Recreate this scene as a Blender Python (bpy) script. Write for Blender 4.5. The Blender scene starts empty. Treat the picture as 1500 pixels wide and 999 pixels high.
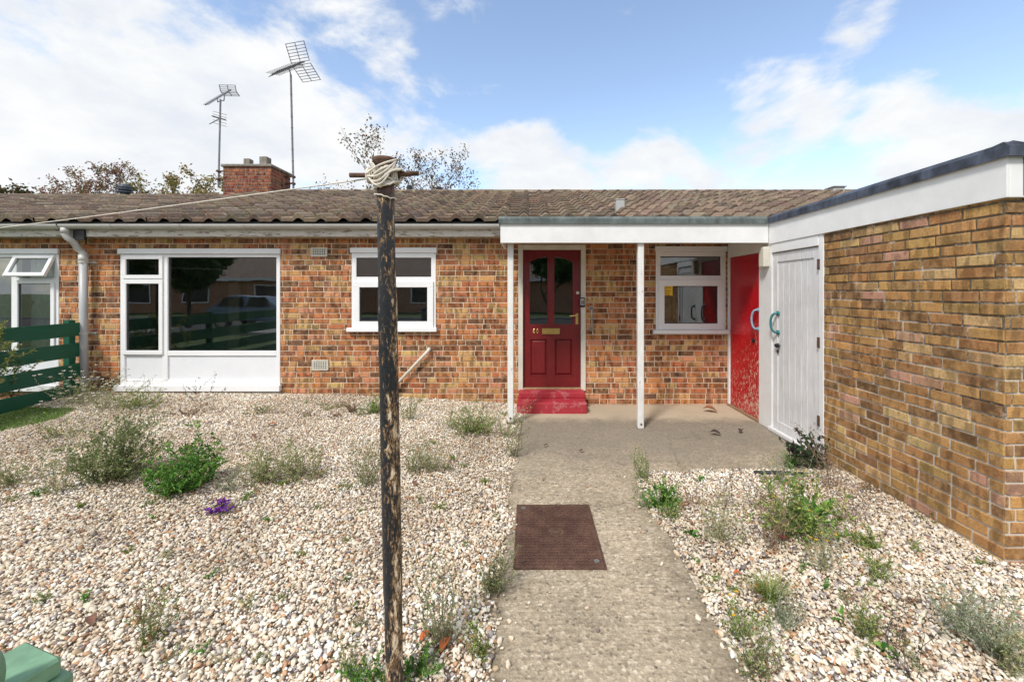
import bpy, bmesh, math, random
import numpy as np
from mathutils import Vector, Matrix, noise as mnoise
R = math.radians
PI = math.pi
scene = bpy.context.scene
COL = scene.collection
random.seed(7)
CZ, F, VX, VY = 1.59, 605.0, 775.0, 427.0       # eye height, focal length in photo pixels, vanishing point
YW = 5.8                                         # distance of the house front
SX = 2.79                                        # plane of the shed side
def P(px, py, Y): return ((px-VX)*Y/F, Y, CZ-(py-VY)*Y/F)
def WX(px, Y=YW): return (px-VX)*Y/F
def WZ(py, Y=YW): return CZ-(py-VY)*Y/F

# ------------------------------------------------------------------ mesh builder
class MB:
    def __init__(s): s.v=[]; s.f=[]; s.m=[]; s.c=[]; s.cur=0; s.col=(1,1,1)
    def add(s, vs, fs, m=None, col=None):
        n=len(s.v); c=col or s.col
        s.v.extend(vs); s.c.extend([c]*len(vs))
        for f in fs: s.f.append(tuple(i+n for i in f)); s.m.append(s.cur if m is None else m)
    def box(s, x0,y0,z0,x1,y1,z1, m=None, col=None):
        x0,x1=min(x0,x1),max(x0,x1); y0,y1=min(y0,y1),max(y0,y1); z0,z1=min(z0,z1),max(z0,z1)
        s.add([(x0,y0,z0),(x1,y0,z0),(x1,y1,z0),(x0,y1,z0),(x0,y0,z1),(x1,y0,z1),(x1,y1,z1),(x0,y1,z1)],
              [(0,3,2,1),(4,5,6,7),(0,1,5,4),(1,2,6,5),(2,3,7,6),(3,0,4,7)], m, col)
    def quad(s, a,b,c,d, m=None, col=None): s.add([a,b,c,d],[(0,1,2,3)],m,col)
    def prism(s, poly, a, b, axis='y', m=None):
        """poly of 2D points extruded from a to b along axis"""
        def q(p,t):
            if axis=='y': return (p[0],t,p[1])
            if axis=='x': return (t,p[0],p[1])
            return (p[0],p[1],t)
        n=len(poly); vs=[q(p,a) for p in poly]+[q(p,b) for p in poly]
        fs=[tuple(range(n))[::-1], tuple(range(n,2*n))]+[(i,(i+1)%n,(i+1)%n+n,i+n) for i in range(n)]
        s.add(vs,fs,m)
    def tube(s, pts, r, n=8, cap=True, m=None, col=None):
        pts=[Vector(p) for p in pts]; k=len(pts)
        rs=r if isinstance(r,(list,tuple)) else [r]*k
        vs=[]; prev=None
        for i,p in enumerate(pts):
            t=(pts[min(i+1,k-1)]-pts[max(i-1,0)])
            if t.length<1e-9: t=Vector((0,0,1))
            t.normalize()
            if prev is None:
                a=Vector((0,0,1)) if abs(t.z)<.9 else Vector((1,0,0))
                u=t.cross(a).normalized()
            else:
                u=(prev-t*prev.dot(t))
                u=u.normalized() if u.length>1e-6 else t.orthogonal().normalized()
            prev=u; w=t.cross(u)
            for j in range(n):
                an=2*PI*j/n; vs.append(tuple(p+(u*math.cos(an)+w*math.sin(an))*rs[i]))
        fs=[(i*n+j, i*n+(j+1)%n, (i+1)*n+(j+1)%n, (i+1)*n+j) for i in range(k-1) for j in range(n)]
        if cap: fs+= [tuple(range(n))[::-1], tuple((k-1)*n+j for j in range(n))]
        s.add(vs,fs,m,col)
WPOS={}
def finish(o, parent):
    """origin at the bottom centre of the mesh, parented without moving"""
    me=o.data
    n=len(me.vertices); a=np.empty(n*3,np.float32); me.vertices.foreach_get('co',a); a=a.reshape(-1,3)
    c=(a.min(0)+a.max(0))/2; c[2]=a[:,2].min(); a-=c
    me.vertices.foreach_set('co',a.ravel()); me.update()
    w=Vector([float(q) for q in c]); WPOS[o.name]=w
    if parent is not None:
        o.parent=parent; o.location=w-WPOS[parent.name]
    else: o.location=w
def build(mb, name, mats, parent=None, bevel=0, smooth=False, seg=1):
    me=bpy.data.meshes.new(name)
    me.from_pydata([tuple(v) for v in mb.v],[],mb.f)
    if not isinstance(mats,(list,tuple)): mats=[mats]
    for m in mats: me.materials.append(m)
    if len(mats)>1: me.polygons.foreach_set('material_index',mb.m)
    ca=me.color_attributes.new('col','FLOAT_COLOR','POINT')
    ca.data.foreach_set('color',[q for c in mb.c for q in (c[0],c[1],c[2],1.0)])
    if bevel:
        bm=bmesh.new(); bm.from_mesh(me)
        bmesh.ops.bevel(bm,geom=bm.edges[:],offset=bevel,segments=seg,affect='EDGES',profile=.6,clamp_overlap=True)
        bm.to_mesh(me); bm.free()
    if smooth: me.shade_smooth()
    me.update(); me.validate()
    o=bpy.data.objects.new(name,me); COL.objects.link(o); finish(o,parent); return o
def empty(name, loc, label=None, cat=None, group=None):
    o=bpy.data.objects.new(name,None); COL.objects.link(o); o.location=loc; WPOS[o.name]=Vector(loc); o.empty_display_size=.2
    if label: tag(o,label,cat,group)
    return o
def tag(o,label,cat,group=None,kind=None):
    o['label']=label; o['category']=cat
    if group: o['group']=group
    if kind: o['kind']=kind
    return o
def struct(o,label=None):
    o['kind']='structure'
    if label: o['label']=label
    return o

# ------------------------------------------------------------------ materials
class NT:
    def __init__(s,m): s.t=m.node_tree; s.n=s.t.nodes; s.l=s.t.links
    def new(s,typ,**k):
        n=s.n.new(typ)
        for a,b in k.items(): setattr(n,a,b)
        return n
    def link(s,a,b): s.l.new(a,b)
    def noise(s,vec,scale,detail=4,rough=.6,dist=0):
        n=s.new('ShaderNodeTexNoise'); n.inputs['Scale'].default_value=scale; n.inputs['Detail'].default_value=detail
        n.inputs['Roughness'].default_value=rough; n.inputs['Distortion'].default_value=dist
        if vec is not None: s.link(vec,n.inputs['Vector'])
        return n.outputs['Fac']
    def mapping(s,vec,scale=(1,1,1),loc=(0,0,0)):
        n=s.new('ShaderNodeMapping'); n.inputs['Scale'].default_value=scale; n.inputs['Location'].default_value=loc
        s.link(vec,n.inputs['Vector']); return n.outputs[0]
    def mr(s,v,a,b,c=0,d=1,smooth=True):
        n=s.new('ShaderNodeMapRange'); n.interpolation_type='SMOOTHSTEP' if smooth else 'LINEAR'
        s.link(v,n.inputs[0])
        for i,x in enumerate((a,b,c,d)): n.inputs[i+1].default_value=x
        return n.outputs[0]
    def math(s,op,a,b=None,clamp=False):
        n=s.new('ShaderNodeMath',operation=op); n.use_clamp=clamp
        for i,x in enumerate((a,b)):
            if x is None: continue
            if isinstance(x,(int,float)): n.inputs[i].default_value=x
            else: s.link(x,n.inputs[i])
        return n.outputs[0]
    def mix(s,f,a,b,mode='MIX'):
        n=s.new('ShaderNodeMix',data_type='RGBA',blend_type=mode)
        for i,x in ((0,f),(6,a),(7,b)):
            if isinstance(x,(int,float)): n.inputs[i].default_value=x
            elif isinstance(x,tuple): n.inputs[i].default_value=(*x[:3],1)
            else: s.link(x,n.inputs[i])
        return n.outputs[2]
    def ramp(s,v,stops):
        n=s.new('ShaderNodeValToRGB'); e=n.color_ramp.elements
        while len(e)<len(stops): e.new(.5)
        for q,(p,c) in zip(e,stops): q.position=p; q.color=(*c,1)
        s.link(v,n.inputs[0]); return n.outputs[0]
    def pos(s): return s.new('ShaderNodeNewGeometry').outputs['Position']
    def attr(s): return s.new('ShaderNodeAttribute',attribute_name='col').outputs['Color']
    def scale_col(s,col,v):
        n=s.new('ShaderNodeVectorMath',operation='SCALE'); s.link(v,n.inputs['Scale'])
        if isinstance(col,tuple): n.inputs[0].default_value=col
        else: s.link(col,n.inputs[0])
        return n.outputs[0]
    def bump(s,h,strength=.3,dist=.005):
        n=s.new('ShaderNodeBump'); n.inputs['Strength'].default_value=strength; n.inputs['Distance'].default_value=dist
        s.link(h,n.inputs['Height']); s.link(n.outputs[0],s.bsdf.inputs['Normal'])
def newmat(name,rough=.6,metal=0,spec=.4):
    m=bpy.data.materials.new(name); m.use_nodes=True; t=NT(m)
    t.bsdf=t.n['Principled BSDF']; t.out=t.n['Material Output']
    t.bsdf.inputs['Roughness'].default_value=rough; t.bsdf.inputs['Metallic'].default_value=metal
    t.bsdf.inputs['Specular IOR Level'].default_value=spec
    return m,t
def basic(name,col,rough=.6,var=.2,scale=12,bump=.15,metal=0,attr=False,bd=.003,stretch=(1,1,1),spec=.4):
    m,t=newmat(name,rough,metal,spec); p=t.pos(); q=t.mapping(p,stretch)
    n1=t.noise(q,scale,6); n2=t.noise(q,scale*.22,3)
    v=t.math('MULTIPLY',t.mr(n1,.25,.75,1-var,1+var,False),t.mr(n2,.3,.7,1-var*.6,1+var*.6,False))
    c=t.attr() if attr else tuple(col)
    t.link(t.scale_col(c,v),t.bsdf.inputs['Base Color'])
    t.bump(n1,bump,bd); return m
def peeling(name,top,under,thr=.56,scale=9,stretch=(1,1,1),rough=.5,zfade=None,dirt=.15):
    m,t=newmat(name,rough); q=t.mapping(t.pos(),stretch)
    n=t.noise(q,scale,8,.68); n2=t.noise(q,scale*5,4)
    if zfade:                                            # more chips low down
        sp=t.new('ShaderNodeSeparateXYZ'); t.link(t.pos(),sp.inputs[0])
        n=t.math('ADD',n,t.mr(sp.outputs['Z'],zfade[0],zfade[1],zfade[2],-.12,False))
    f=t.mr(n,thr,thr+.03)
    v=t.mr(t.noise(t.pos(),5,5),.3,.7,1-dirt,1+dirt*.5,False)
    v2=t.mr(n2,.3,.7,.7,1.25,False)
    c=t.mix(f,t.scale_col(top,v),t.scale_col(under,v2))
    t.link(c,t.bsdf.inputs['Base Color'])
    h=t.math('ADD',t.math('MULTIPLY',f,-1),t.math('MULTIPLY',n2,.35)); t.bump(h,.5,.003)
    t.link(t.mr(f,0,1,rough,.85),t.bsdf.inputs['Roughness']); return m
def brickmat(name,streak=.35,tint=(.50,.27,.12),rough=.88,dirtcol=(.06,.05,.04),dirt=.35,white=.0):
    m,t=newmat(name,rough,spec=.2); p=t.pos(); c=t.attr()
    fl=t.noise(t.mapping(p,(21,21,6)),1.0,2,.4)          # fired-in dark flashes across the face
    c=t.scale_col(c,t.mr(fl,.46,.58,1+streak*.32,1-streak*1.15))
    hue=t.noise(p,14,3,.6); c=t.mix(t.mr(hue,.42,.68,0,.45),c,tint)
    gr=t.noise(p,170,4,.7); c=t.scale_col(c,t.mr(t.noise(p,85,6,.75),.28,.72,.62,1.38,False))
    d=t.noise(p,2.3,6,.65); c=t.mix(t.mr(d,.5,.75,0,dirt),c,dirtcol)
    w=t.noise(p,11,7,.75)
    c=t.mix(t.mr(w,.63,.73,0,.50+white),c,(.56,.44,.32))
    t.link(c,t.bsdf.inputs['Base Color']); t.bump(t.math('ADD',gr,t.math('MULTIPLY',w,1.5)),.5,.0035); return m
M={}
M['brick']=brickmat('brick_face',.42,dirt=.25)
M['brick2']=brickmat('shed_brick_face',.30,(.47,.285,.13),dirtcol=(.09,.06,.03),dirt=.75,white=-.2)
M['mortar']=basic('mortar',(.60,.46,.33),.95,.25,60,.4)
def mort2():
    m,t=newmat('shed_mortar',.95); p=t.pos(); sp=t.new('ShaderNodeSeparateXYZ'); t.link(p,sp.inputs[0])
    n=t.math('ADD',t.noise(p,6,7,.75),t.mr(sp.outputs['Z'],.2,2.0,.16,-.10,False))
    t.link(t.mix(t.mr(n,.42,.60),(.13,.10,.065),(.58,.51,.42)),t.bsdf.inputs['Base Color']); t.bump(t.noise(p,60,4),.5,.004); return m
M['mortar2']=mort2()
M['mortar3']=basic('chimney_mortar',(.25,.2,.17),.95,.3,40,.4)
M['upvc']=basic('window_plastic',(.80,.80,.80),.35,.05,3,.02)
M['panel']=basic('panel_plastic',(.74,.75,.77),.4,.05,3,.02)
M['white_paint']=basic('white_paint',(.74,.74,.73),.5,.07,6,.08,stretch=(1,1,1))
M['post_paint']=peeling('post_paint',(.74,.73,.70),(.30,.22,.15),.635,8,(2.5,2.5,.8))
M['cream_paint']=peeling('cream_paint',(.66,.62,.53),(.33,.27,.2),.66,9)
M['fascia_peel']=peeling('peeling_fascia',(.66,.62,.56),(.30,.25,.2),.56,14,(.5,1,2.5))
M['gutter']=basic('gutter_plastic',(.50,.49,.46),.4,.12,4,.05)
M['pipe']=basic('pipe_plastic',(.42,.43,.43),.4,.1,4,.05)
M['felt']=basic('roof_felt',(.105,.125,.12),.9,.45,16,.5,stretch=(1,1,.5))
M['felt2']=basic('slate_felt',(.06,.072,.10),.8,.7,14,.5,stretch=(1,1,.5))
M['dark']=basic('dark_opening',(.02,.02,.02),.9,.1)
M['room']=basic('room_plaster',(.62,.60,.54),.9,.1)
M['curtain']=basic('curtain_cloth',(.75,.80,.72),.9,.15,20)
M['brass']=basic('brass',(.62,.44,.16),.3,.15,30,.05,metal=.85)
M['chrome']=basic('dull_metal',(.35,.34,.32),.4,.2,30,.1,metal=.7)
M['black']=basic('black_plastic',(.02,.02,.02),.4,.1)
M['grey_plastic']=basic('grey_plastic',(.42,.42,.40),.5,.1)
M['offwhite']=basic('off_white_plastic',(.62,.59,.50),.5,.1,10)
M['blue_metal']=basic('blue_grey_handle',(.22,.33,.42),.35,.2,30,.1)
M['teal']=basic('teal_handle',(.03,.17,.18),.4,.2,30,.1)
M['step']=peeling('red_step_paint',(.36,.028,.04),(.42,.10,.11),.55,7,(1,1,1),.55)
M['concrete']=basic('concrete',(.40,.36,.29),.95,.2,25,.4)
M['capstone']=basic('weathered_concrete',(.22,.20,.17),.95,.4,12,.5)
M['fence']=basic('green_stain',(.006,.085,.045),.55,.18,14,.25,stretch=(1,.25,5))
M['gatepaint']=basic('faded_green_paint',(.15,.27,.165),.6,.3,16,.35)
M['rope']=basic('rope',(.66,.60,.52),.85,.2,160,.6,bd=.002)
M['rust']=basic('rusty_iron',(.10,.055,.035),.85,.5,45,.6)
M['pole']=None
M['mast']=basic('aluminium_mast',(.20,.20,.21),.45,.3,20,.1,metal=.3)
M['sticker']=basic('yellow_sticker',(.75,.48,.02),.5,.04)
M['stem']=basic('stem',(.13,.14,.06),.8,.3,30,attr=True)
M['bark']=basic('bark',(.10,.08,.06),.95,.4,12,.6)
M['hose']=basic('black_rubber',(.025,.025,.028),.6,.2)
def tilemat():
    m,t=newmat('roof_tile',.93,spec=.2); p=t.pos()
    n=t.noise(p,30,7,.75); c=t.scale_col(t.attr(),t.mr(n,.3,.7,.55,1.5,False))
    c=t.mix(t.mr(t.noise(p,13,8,.8),.57,.64,0,.85),c,(.42,.38,.30)); c=t.mix(t.mr(t.noise(p,2.5,6,.7),.55,.7,0,.5),c,(.10,.095,.05))
    t.link(c,t.bsdf.inputs['Base Color']); t.bump(n,.8,.01); return m
M['tile']=tilemat()
M['grass']=basic('short_grass',(.06,.10,.025),.95,.5,8,.8,bd=.02)
M['road']=basic('asphalt',(.055,.055,.058),.95,.25,40,.4)
M['kerb']=basic('kerb_stone',(.32,.31,.29),.9,.2,20,.3)
M['car']=basic('silver_blue_car_paint',(.16,.24,.36),.25,.03,2,0,metal=.3)
M['tyre']=basic('tyre',(.02,.02,.02),.8,.1)
M['redflower']=basic('red_cloth',(.35,.02,.05),.8,.2)
def rust_orange():
    m,t=newmat('old_orange_leaf',.8); t.link(t.scale_col(t.attr(),t.mr(t.noise(t.pos(),60,4),.3,.7,.6,1.3,False)),t.bsdf.inputs['Base Color']); return m
M['deadleaf']=rust_orange()
def leafmat(name,trans=.25):
    m,t=newmat(name,.6,spec=.3)
    c=t.scale_col(t.attr(),t.mr(t.noise(t.pos(),30,3),.3,.7,.75,1.25,False))
    t.link(c,t.bsdf.inputs['Base Color'])
    tr=t.new('ShaderNodeBsdfTranslucent'); t.link(c,tr.inputs[0])
    mx=t.new('ShaderNodeMixShader'); mx.inputs[0].default_value=trans
    t.link(t.bsdf.outputs[0],mx.inputs[1]); t.link(tr.outputs[0],mx.inputs[2]); t.link(mx.outputs[0],t.out.inputs[0]); return m
M['leaf']=leafmat('leaf')
def glassmat(name,ior,tint):
    m,t=newmat(name)
    fr=t.new('ShaderNodeFresnel'); fr.inputs[0].default_value=ior
    gl=t.new('ShaderNodeBsdfGlossy'); gl.inputs['Roughness'].default_value=.0; gl.inputs[0].default_value=(.92,.96,.98,1)
    tr=t.new('ShaderNodeBsdfTransparent'); tr.inputs[0].default_value=(*tint,1)
    mx=t.new('ShaderNodeMixShader'); t.link(fr.outputs[0],mx.inputs[0]); t.link(tr.outputs[0],mx.inputs[1]); t.link(gl.outputs[0],mx.inputs[2])
    # slightly wavy float glass
    b=t.new('ShaderNodeBump'); b.inputs['Strength'].default_value=.05; b.inputs['Distance'].default_value=.01
    t.link(t.noise(t.pos(),2.2,2),b.inputs['Height']); t.link(b.outputs[0],gl.inputs['Normal'])
    t.link(mx.outputs[0],t.out.inputs[0]); return m
M['glass']=glassmat('window_glass',2.6,(.86,.9,.88))
M['doorglass']=glassmat('door_glass',2.5,(.35,.42,.42))
# foreground pole: black paint flaking to cream undercoat, rust and bare metal
def polemat():
    m,t=newmat('flaking_black_pole_paint',.38); p=t.pos()
    q=t.mapping(p,(1,1,.32)); n=t.noise(q,52,9,.8,.5); n2=t.noise(q,7,5); n3=t.noise(p,90,4)
    sp=t.new('ShaderNodeSeparateXYZ'); t.link(p,sp.inputs[0])
    # flakes thicker on the right-hand and lower part
    side=t.mr(sp.outputs['X'],-.59,-.51,-.055,.025,False); up=t.mr(sp.outputs['Z'],1.4,1.95,.0,-.015,False)
    e=t.math('ADD',t.math('ADD',n,side),t.math('SUBTRACT',up,.055))
    e=t.math('ADD',e,t.mr(n2,.3,.7,-.12,.12,False))
    rust=t.mix(t.mr(n3,.35,.65),(.16,.085,.04),(.33,.21,.10))
    black=t.scale_col((.018,.019,.022),t.mr(n3,.3,.7,.6,1.5,False))
    c=t.mix(t.mr(e,.475,.52),black,rust)
    c=t.mix(t.mr(e,.555,.58),c,(.66,.55,.40))
    top=t.mr(sp.outputs['Z'],1.95,1.99)
    c=t.mix(top,c,t.mix(t.mr(n,.4,.6),(.16,.06,.035),(.05,.04,.04)))
    t.link(c,t.bsdf.inputs['Base Color']); t.link(t.mr(e,.46,.55,.36,.85),t.bsdf.inputs['Roughness'])
    t.bump(t.math('ADD',t.math('MULTIPLY',t.mr(e,.47,.52),-1),t.math('MULTIPLY',n3,.3)),.7,.002); return m
M['pole']=polemat()
def whitedoor():
    m,t=newmat('weathered_white_boards',.6); p=t.pos()
    n=t.noise(t.mapping(p,(1,9,.6)),5,8,.7); n2=t.noise(t.mapping(p,(1,40,2)),3,5,.7); n3=t.noise(p,3,4)
    c=t.mix(t.mr(n,.50,.72,0,.55),(.70,.70,.70),(.40,.38,.36))
    c=t.scale_col(c,t.mr(n2,.3,.7,.86,1.08,False)); c=t.scale_col(c,t.mr(n3,.3,.7,.9,1.06,False))
    t.link(c,t.bsdf.inputs['Base Color']); t.bump(n2,.4,.003); return m
M['whitedoor']=whitedoor()
def reddoor():
    m,t=newmat('glossy_red_paint',.22,spec=.5); p=t.pos(); sp=t.new('ShaderNodeSeparateXYZ'); t.link(p,sp.inputs[0])
    n=t.noise(t.mapping(p,(1,1.6,.8)),26,9,.75)
    n=t.math('ADD',n,t.mr(sp.outputs['Z'],.0,1.5,.005,-.15,False))
    n=t.math('ADD',n,t.mr(sp.outputs['Y'],5.1,5.7,.02,-.03,False))
    f=t.mr(n,.50,.53)
    c=t.mix(f,t.scale_col((.46,.006,.012),t.mr(t.noise(p,4,4),.3,.7,.85,1.1,False)),(.62,.42,.33))
    t.link(c,t.bsdf.inputs['Base Color']); t.link(t.mr(f,0,1,.3,.85),t.bsdf.inputs['Roughness']); t.bump(t.math('MULTIPLY',f,-1),.4,.002); return m
M['reddoor']=reddoor()
M['maroon']=basic('maroon_door_paint',(.155,.010,.012),.32,.16,9,.08,stretch=(2,2,.7),spec=.5)
def pathmat():
    m,t=newmat('worn_concrete',.93,spec=.2); p=t.pos()
    v=t.new('ShaderNodeTexVoronoi'); v.inputs['Scale'].default_value=70; t.link(p,v.inputs['Vector'])
    sp0=t.new('ShaderNodeSeparateColor'); t.link(v.outputs['Color'],sp0.inputs[0])
    agg=t.ramp(sp0.outputs[0],[(0,(.10,.085,.065)),(.12,(.255,.21,.15)),(.6,(.34,.285,.205)),(.9,(.42,.35,.26)),(1,(.56,.50,.40))])
    fine=t.noise(p,230,4,.7)
    c=t.mix(.7,(.41,.335,.235),agg); c=t.scale_col(c,t.mr(fine,.25,.75,.55,1.5,False)); c=t.scale_col(c,t.mr(t.noise(p,24,6,.75),.3,.7,.72,1.25,False))
    br=t.noise(t.mapping(p,(3,55,1)),1,4,.6)                       # tamped ridges across the path
    c=t.scale_col(c,t.mr(br,.3,.7,.83,1.15,False))
    big=t.noise(p,1.4,6,.65); c=t.scale_col(c,t.mr(big,.3,.72,1.2,.74,False))
    c=t.scale_col(c,(1.10)) if False else t.mix(1.0,c,(1.12,1.10,1.09),'MULTIPLY')
    crack=t.new('ShaderNodeTexVoronoi'); crack.feature='DISTANCE_TO_EDGE'; crack.inputs['Scale'].default_value=.55; wp=t.new('ShaderNodeVectorMath',operation='ADD'); t.link(p,wp.inputs[0]); nn=t.new('ShaderNodeTexNoise'); nn.inputs['Scale'].default_value=5; nn.inputs['Detail'].default_value=6; t.link(p,nn.inputs['Vector']); sc2=t.new('ShaderNodeVectorMath',operation='SCALE'); sc2.inputs['Scale'].default_value=.22; t.link(nn.outputs['Color'],sc2.inputs[0]); t.link(sc2.outputs[0],wp.inputs[1]); t.link(wp.outputs[0],crack.inputs['Vector'])
    c=t.mix(t.mr(crack.outputs['Distance'],.003,.0015,0,.7),c,(.09,.075,.055))
    sp=t.new('ShaderNodeSeparateXYZ'); t.link(p,sp.inputs[0])
    x,y=sp.outputs['X'],sp.outputs['Y']
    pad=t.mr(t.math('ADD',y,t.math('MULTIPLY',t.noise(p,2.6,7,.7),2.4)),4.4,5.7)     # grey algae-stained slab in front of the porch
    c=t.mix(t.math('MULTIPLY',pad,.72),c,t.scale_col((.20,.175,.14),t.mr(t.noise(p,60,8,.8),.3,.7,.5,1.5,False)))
    ed=t.math('ADD',t.mr(x,.74,.93,0,1),t.mr(x,-.04,-.17,0,1)); ed=t.math('MULTIPLY',ed,t.mr(y,3.75,3.4,0,1)); ed=t.math('MULTIPLY',ed,t.mr(t.noise(p,12,6,.7),.38,.6))
    c=t.mix(t.math('MULTIPLY',ed,.7),c,(.13,.11,.07))
    dust=t.mr(t.math('ADD',y,t.math('MULTIPLY',t.noise(p,5,5),.5)),5.22,5.55)  # swept pale sand at the wall
    c=t.mix(t.math('MULTIPLY',dust,.9),c,t.scale_col((.47,.39,.28),t.mr(big,.3,.7,.9,1.1,False)))
    t.link(c,t.bsdf.inputs['Base Color'])
    t.bump(t.math('ADD',t.math('ADD',fine,br),t.math('MULTIPLY',v.outputs['Distance'],1.2)),.6,.006); return m
M['path']=pathmat()
def bedmat():
    m,t=newmat('gravel_bed',.95,spec=.2); p=t.pos()
    v=t.new('ShaderNodeTexVoronoi'); v.inputs['Scale'].default_value=48; t.link(p,v.inputs['Vector'])
    sp0=t.new('ShaderNodeSeparateColor'); t.link(v.outputs['Color'],sp0.inputs[0])
    c=t.ramp(sp0.outputs[0],[(0,(.22,.16,.11)),(.3,(.42,.33,.23)),(.7,(.55,.46,.34)),(1,(.66,.58,.47))])
    t.link(c,t.bsdf.inputs['Base Color']); t.bump(v.outputs['Distance'],1,.015); return m
M['bed']=bedmat()
def stonemat():
    m,t=newmat('gravel_stone',.7,spec=.3); p=t.pos()
    c=t.scale_col(t.attr(),t.mr(t.noise(p,130,4,.7),.25,.75,.78,1.2,False)); t.link(c,t.bsdf.inputs['Base Color']); t.bump(t.noise(p,200,3),.3,.002); return m
M['stone']=stonemat()
def manholemat():
    m,t=newmat('rusty_cast_iron',.8,metal=.1); p=t.pos()
    c=t.mix(t.mr(t.noise(p,9,6,.7),.35,.65),(.085,.042,.030),(.135,.072,.048)); c=t.scale_col(c,t.mr(t.noise(p,120,4),.3,.7,.7,1.35,False))
    t.link(c,t.bsdf.inputs['Base Color']); t.bump(t.noise(p,90,5),.5,.002); return m
M['manhole']=manholemat()

# ------------------------------------------------------------------ bricks
def brick_panel(mb, org, du, nrm, W, z0, z1, openings, pal, seed, off=0.0, course=.075, headers=.30, proud=.007, soft=.0022):
    """bricks on a wall: org + u*du + z ; nrm points outwards; openings are (u0,z0,u1,z1)"""
    rnd=random.Random(seed); org=Vector(org); du=Vector(du); nrm=Vector(nrm)
    def T(u,z,d): return tuple(org+du*u+nrm*d+Vector((0,0,z)))
    # mortar sheet as a grid without the openings
    us=sorted({0,W}|{min(max(o[i],0),W) for o in openings for i in (0,2)}); zs=sorted({z0,z1}|{min(max(o[i],z0),z1) for o in openings for i in (1,3)})
    flip=(du.cross(Vector((0,0,1)))).dot(nrm)<0
    def q(a,b,c,d,m,col=None): mb.quad(*( (a,d,c,b) if flip else (a,b,c,d)),m=m,col=col)
    for a,b in zip(us,us[1:]):
        for c,d in zip(zs,zs[1:]):
            mu,mz=(a+b)/2,(c+d)/2
            if any(o[0]<mu<o[2] and o[1]<mz<o[3] for o in openings): continue
            q(T(a,c,0),T(b,c,0),T(b,d,0),T(a,d,0),1)
    for (a,c,b,d) in openings:
        a,b=max(a,0),min(b,W); c,d=max(c,z0),min(d,z1)
        for e,g in (((a,c),(b,c)),((b,c),(b,d)),((b,d),(a,d)),((a,d),(a,c))):
            q(T(*e,0),T(*g,0),T(*g,-.12),T(*e,-.12),1)
    joint=.0125; n=int(math.ceil((z1-z0)/course))
    for k in range(n):
        b0=z0+k*course; u=off-rnd.random()*.2+(0 if k%2 else -.112)
        while u<W:
            full=.215 if rnd.random()>headers else .1025
            col=pal(rnd); rects=[(max(u,0),b0,min(u+full,W),min(b0+course-joint,z1))]
            u+=full+joint
            for o in openings:
                nr=[]
                for r in rects:
                    if r[2]<=o[0] or r[0]>=o[2] or r[3]<=o[1] or r[1]>=o[3]: nr.append(r); continue
                    if r[0]<o[0]: nr.append((r[0],r[1],o[0],r[3]))
                    if r[2]>o[2]: nr.append((o[2],r[1],r[2],r[3]))
                    x0,x1=max(r[0],o[0]),min(r[2],o[2])
                    if r[1]<o[1]: nr.append((x0,r[1],x1,o[1]))
                    if r[3]>o[3]: nr.append((x0,o[3],x1,r[3]))
                rects=nr
            for (x0,y0,x1,y1) in rects:
                if x1-x0<.012 or y1-y0<.012: continue
                p=proud+rnd.uniform(-.0025,.0025); e=.0035
                j=lambda: rnd.uniform(-soft,soft)
                B=[T(x0+j(),y0+j(),.0005),T(x1+j(),y0+j(),.0005),T(x1+j(),y1+j(),.0005),T(x0+j(),y1+j(),.0005)]
                Fv=[T(x0+e+j(),y0+e+j(),p),T(x1-e+j(),y0+e+j(),p),T(x1-e+j(),y1-e+j(),p),T(x0+e+j(),y1-e+j(),p)]
                fs=[(4,5,6,7),(0,1,5,4),(1,2,6,5),(2,3,7,6),(3,0,4,7)]
                if flip: fs=[f[::-1] for f in fs]
                mb.add(B+Fv,fs,0,col)
def jit(c,rnd,a=.12):
    k=1+rnd.uniform(-a,a); return tuple(q*k*(1+rnd.uniform(-.05,.05)) for q in c)
def pal_house(rnd):
    r=rnd.random()
    base=[(.42,.165,.062),(.37,.125,.055),(.25,.095,.045),(.14,.070,.042),(.47,.255,.105),(.48,.31,.125),(.46,.20,.11)][0 if r<.27 else 1 if r<.44 else 2 if r<.60 else 3 if r<.70 else 4 if r<.83 else 5 if r<.91 else 6]
    return jit(base,rnd,.16)
def pal_shed(rnd):
    r=rnd.random()
    base=[(.42,.235,.085),(.34,.175,.068),(.50,.33,.15),(.22,.12,.055),(.43,.24,.16),(.34,.21,.08)][0 if r<.32 else 1 if r<.58 else 2 if r<.72 else 3 if r<.84 else 4 if r<.885 else 5]
    return jit(base,rnd,.14)
def pal_chim(rnd):
    return jit(random.Random(rnd.random()).choice([(.25,.07,.045),(.20,.06,.04),(.29,.095,.055),(.15,.055,.04)]),rnd,.15)

# ------------------------------------------------------------------ ground heights
def sm(a,b,x):
    t=min(max((x-a)/(b-a),0),1); return t*t*(3-2*t)
def gh(x,y):
    h=.012*(mnoise.noise(Vector((x*1.7,y*1.7,3))))+.008
    if x<-.16: h+=.19*(1-math.exp((x+.16)/2.2))*sm(2.2,5.8,y)
    return h
def ground_pt(px,py):
    Y=CZ*F/(py-VY)
    for _ in range(8):
        x=(px-VX)*Y/F; Y=(CZ-gh(x,Y))*F/(py-VY)
    x=(px-VX)*Y/F
    return x,Y,gh(x,Y)
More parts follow.
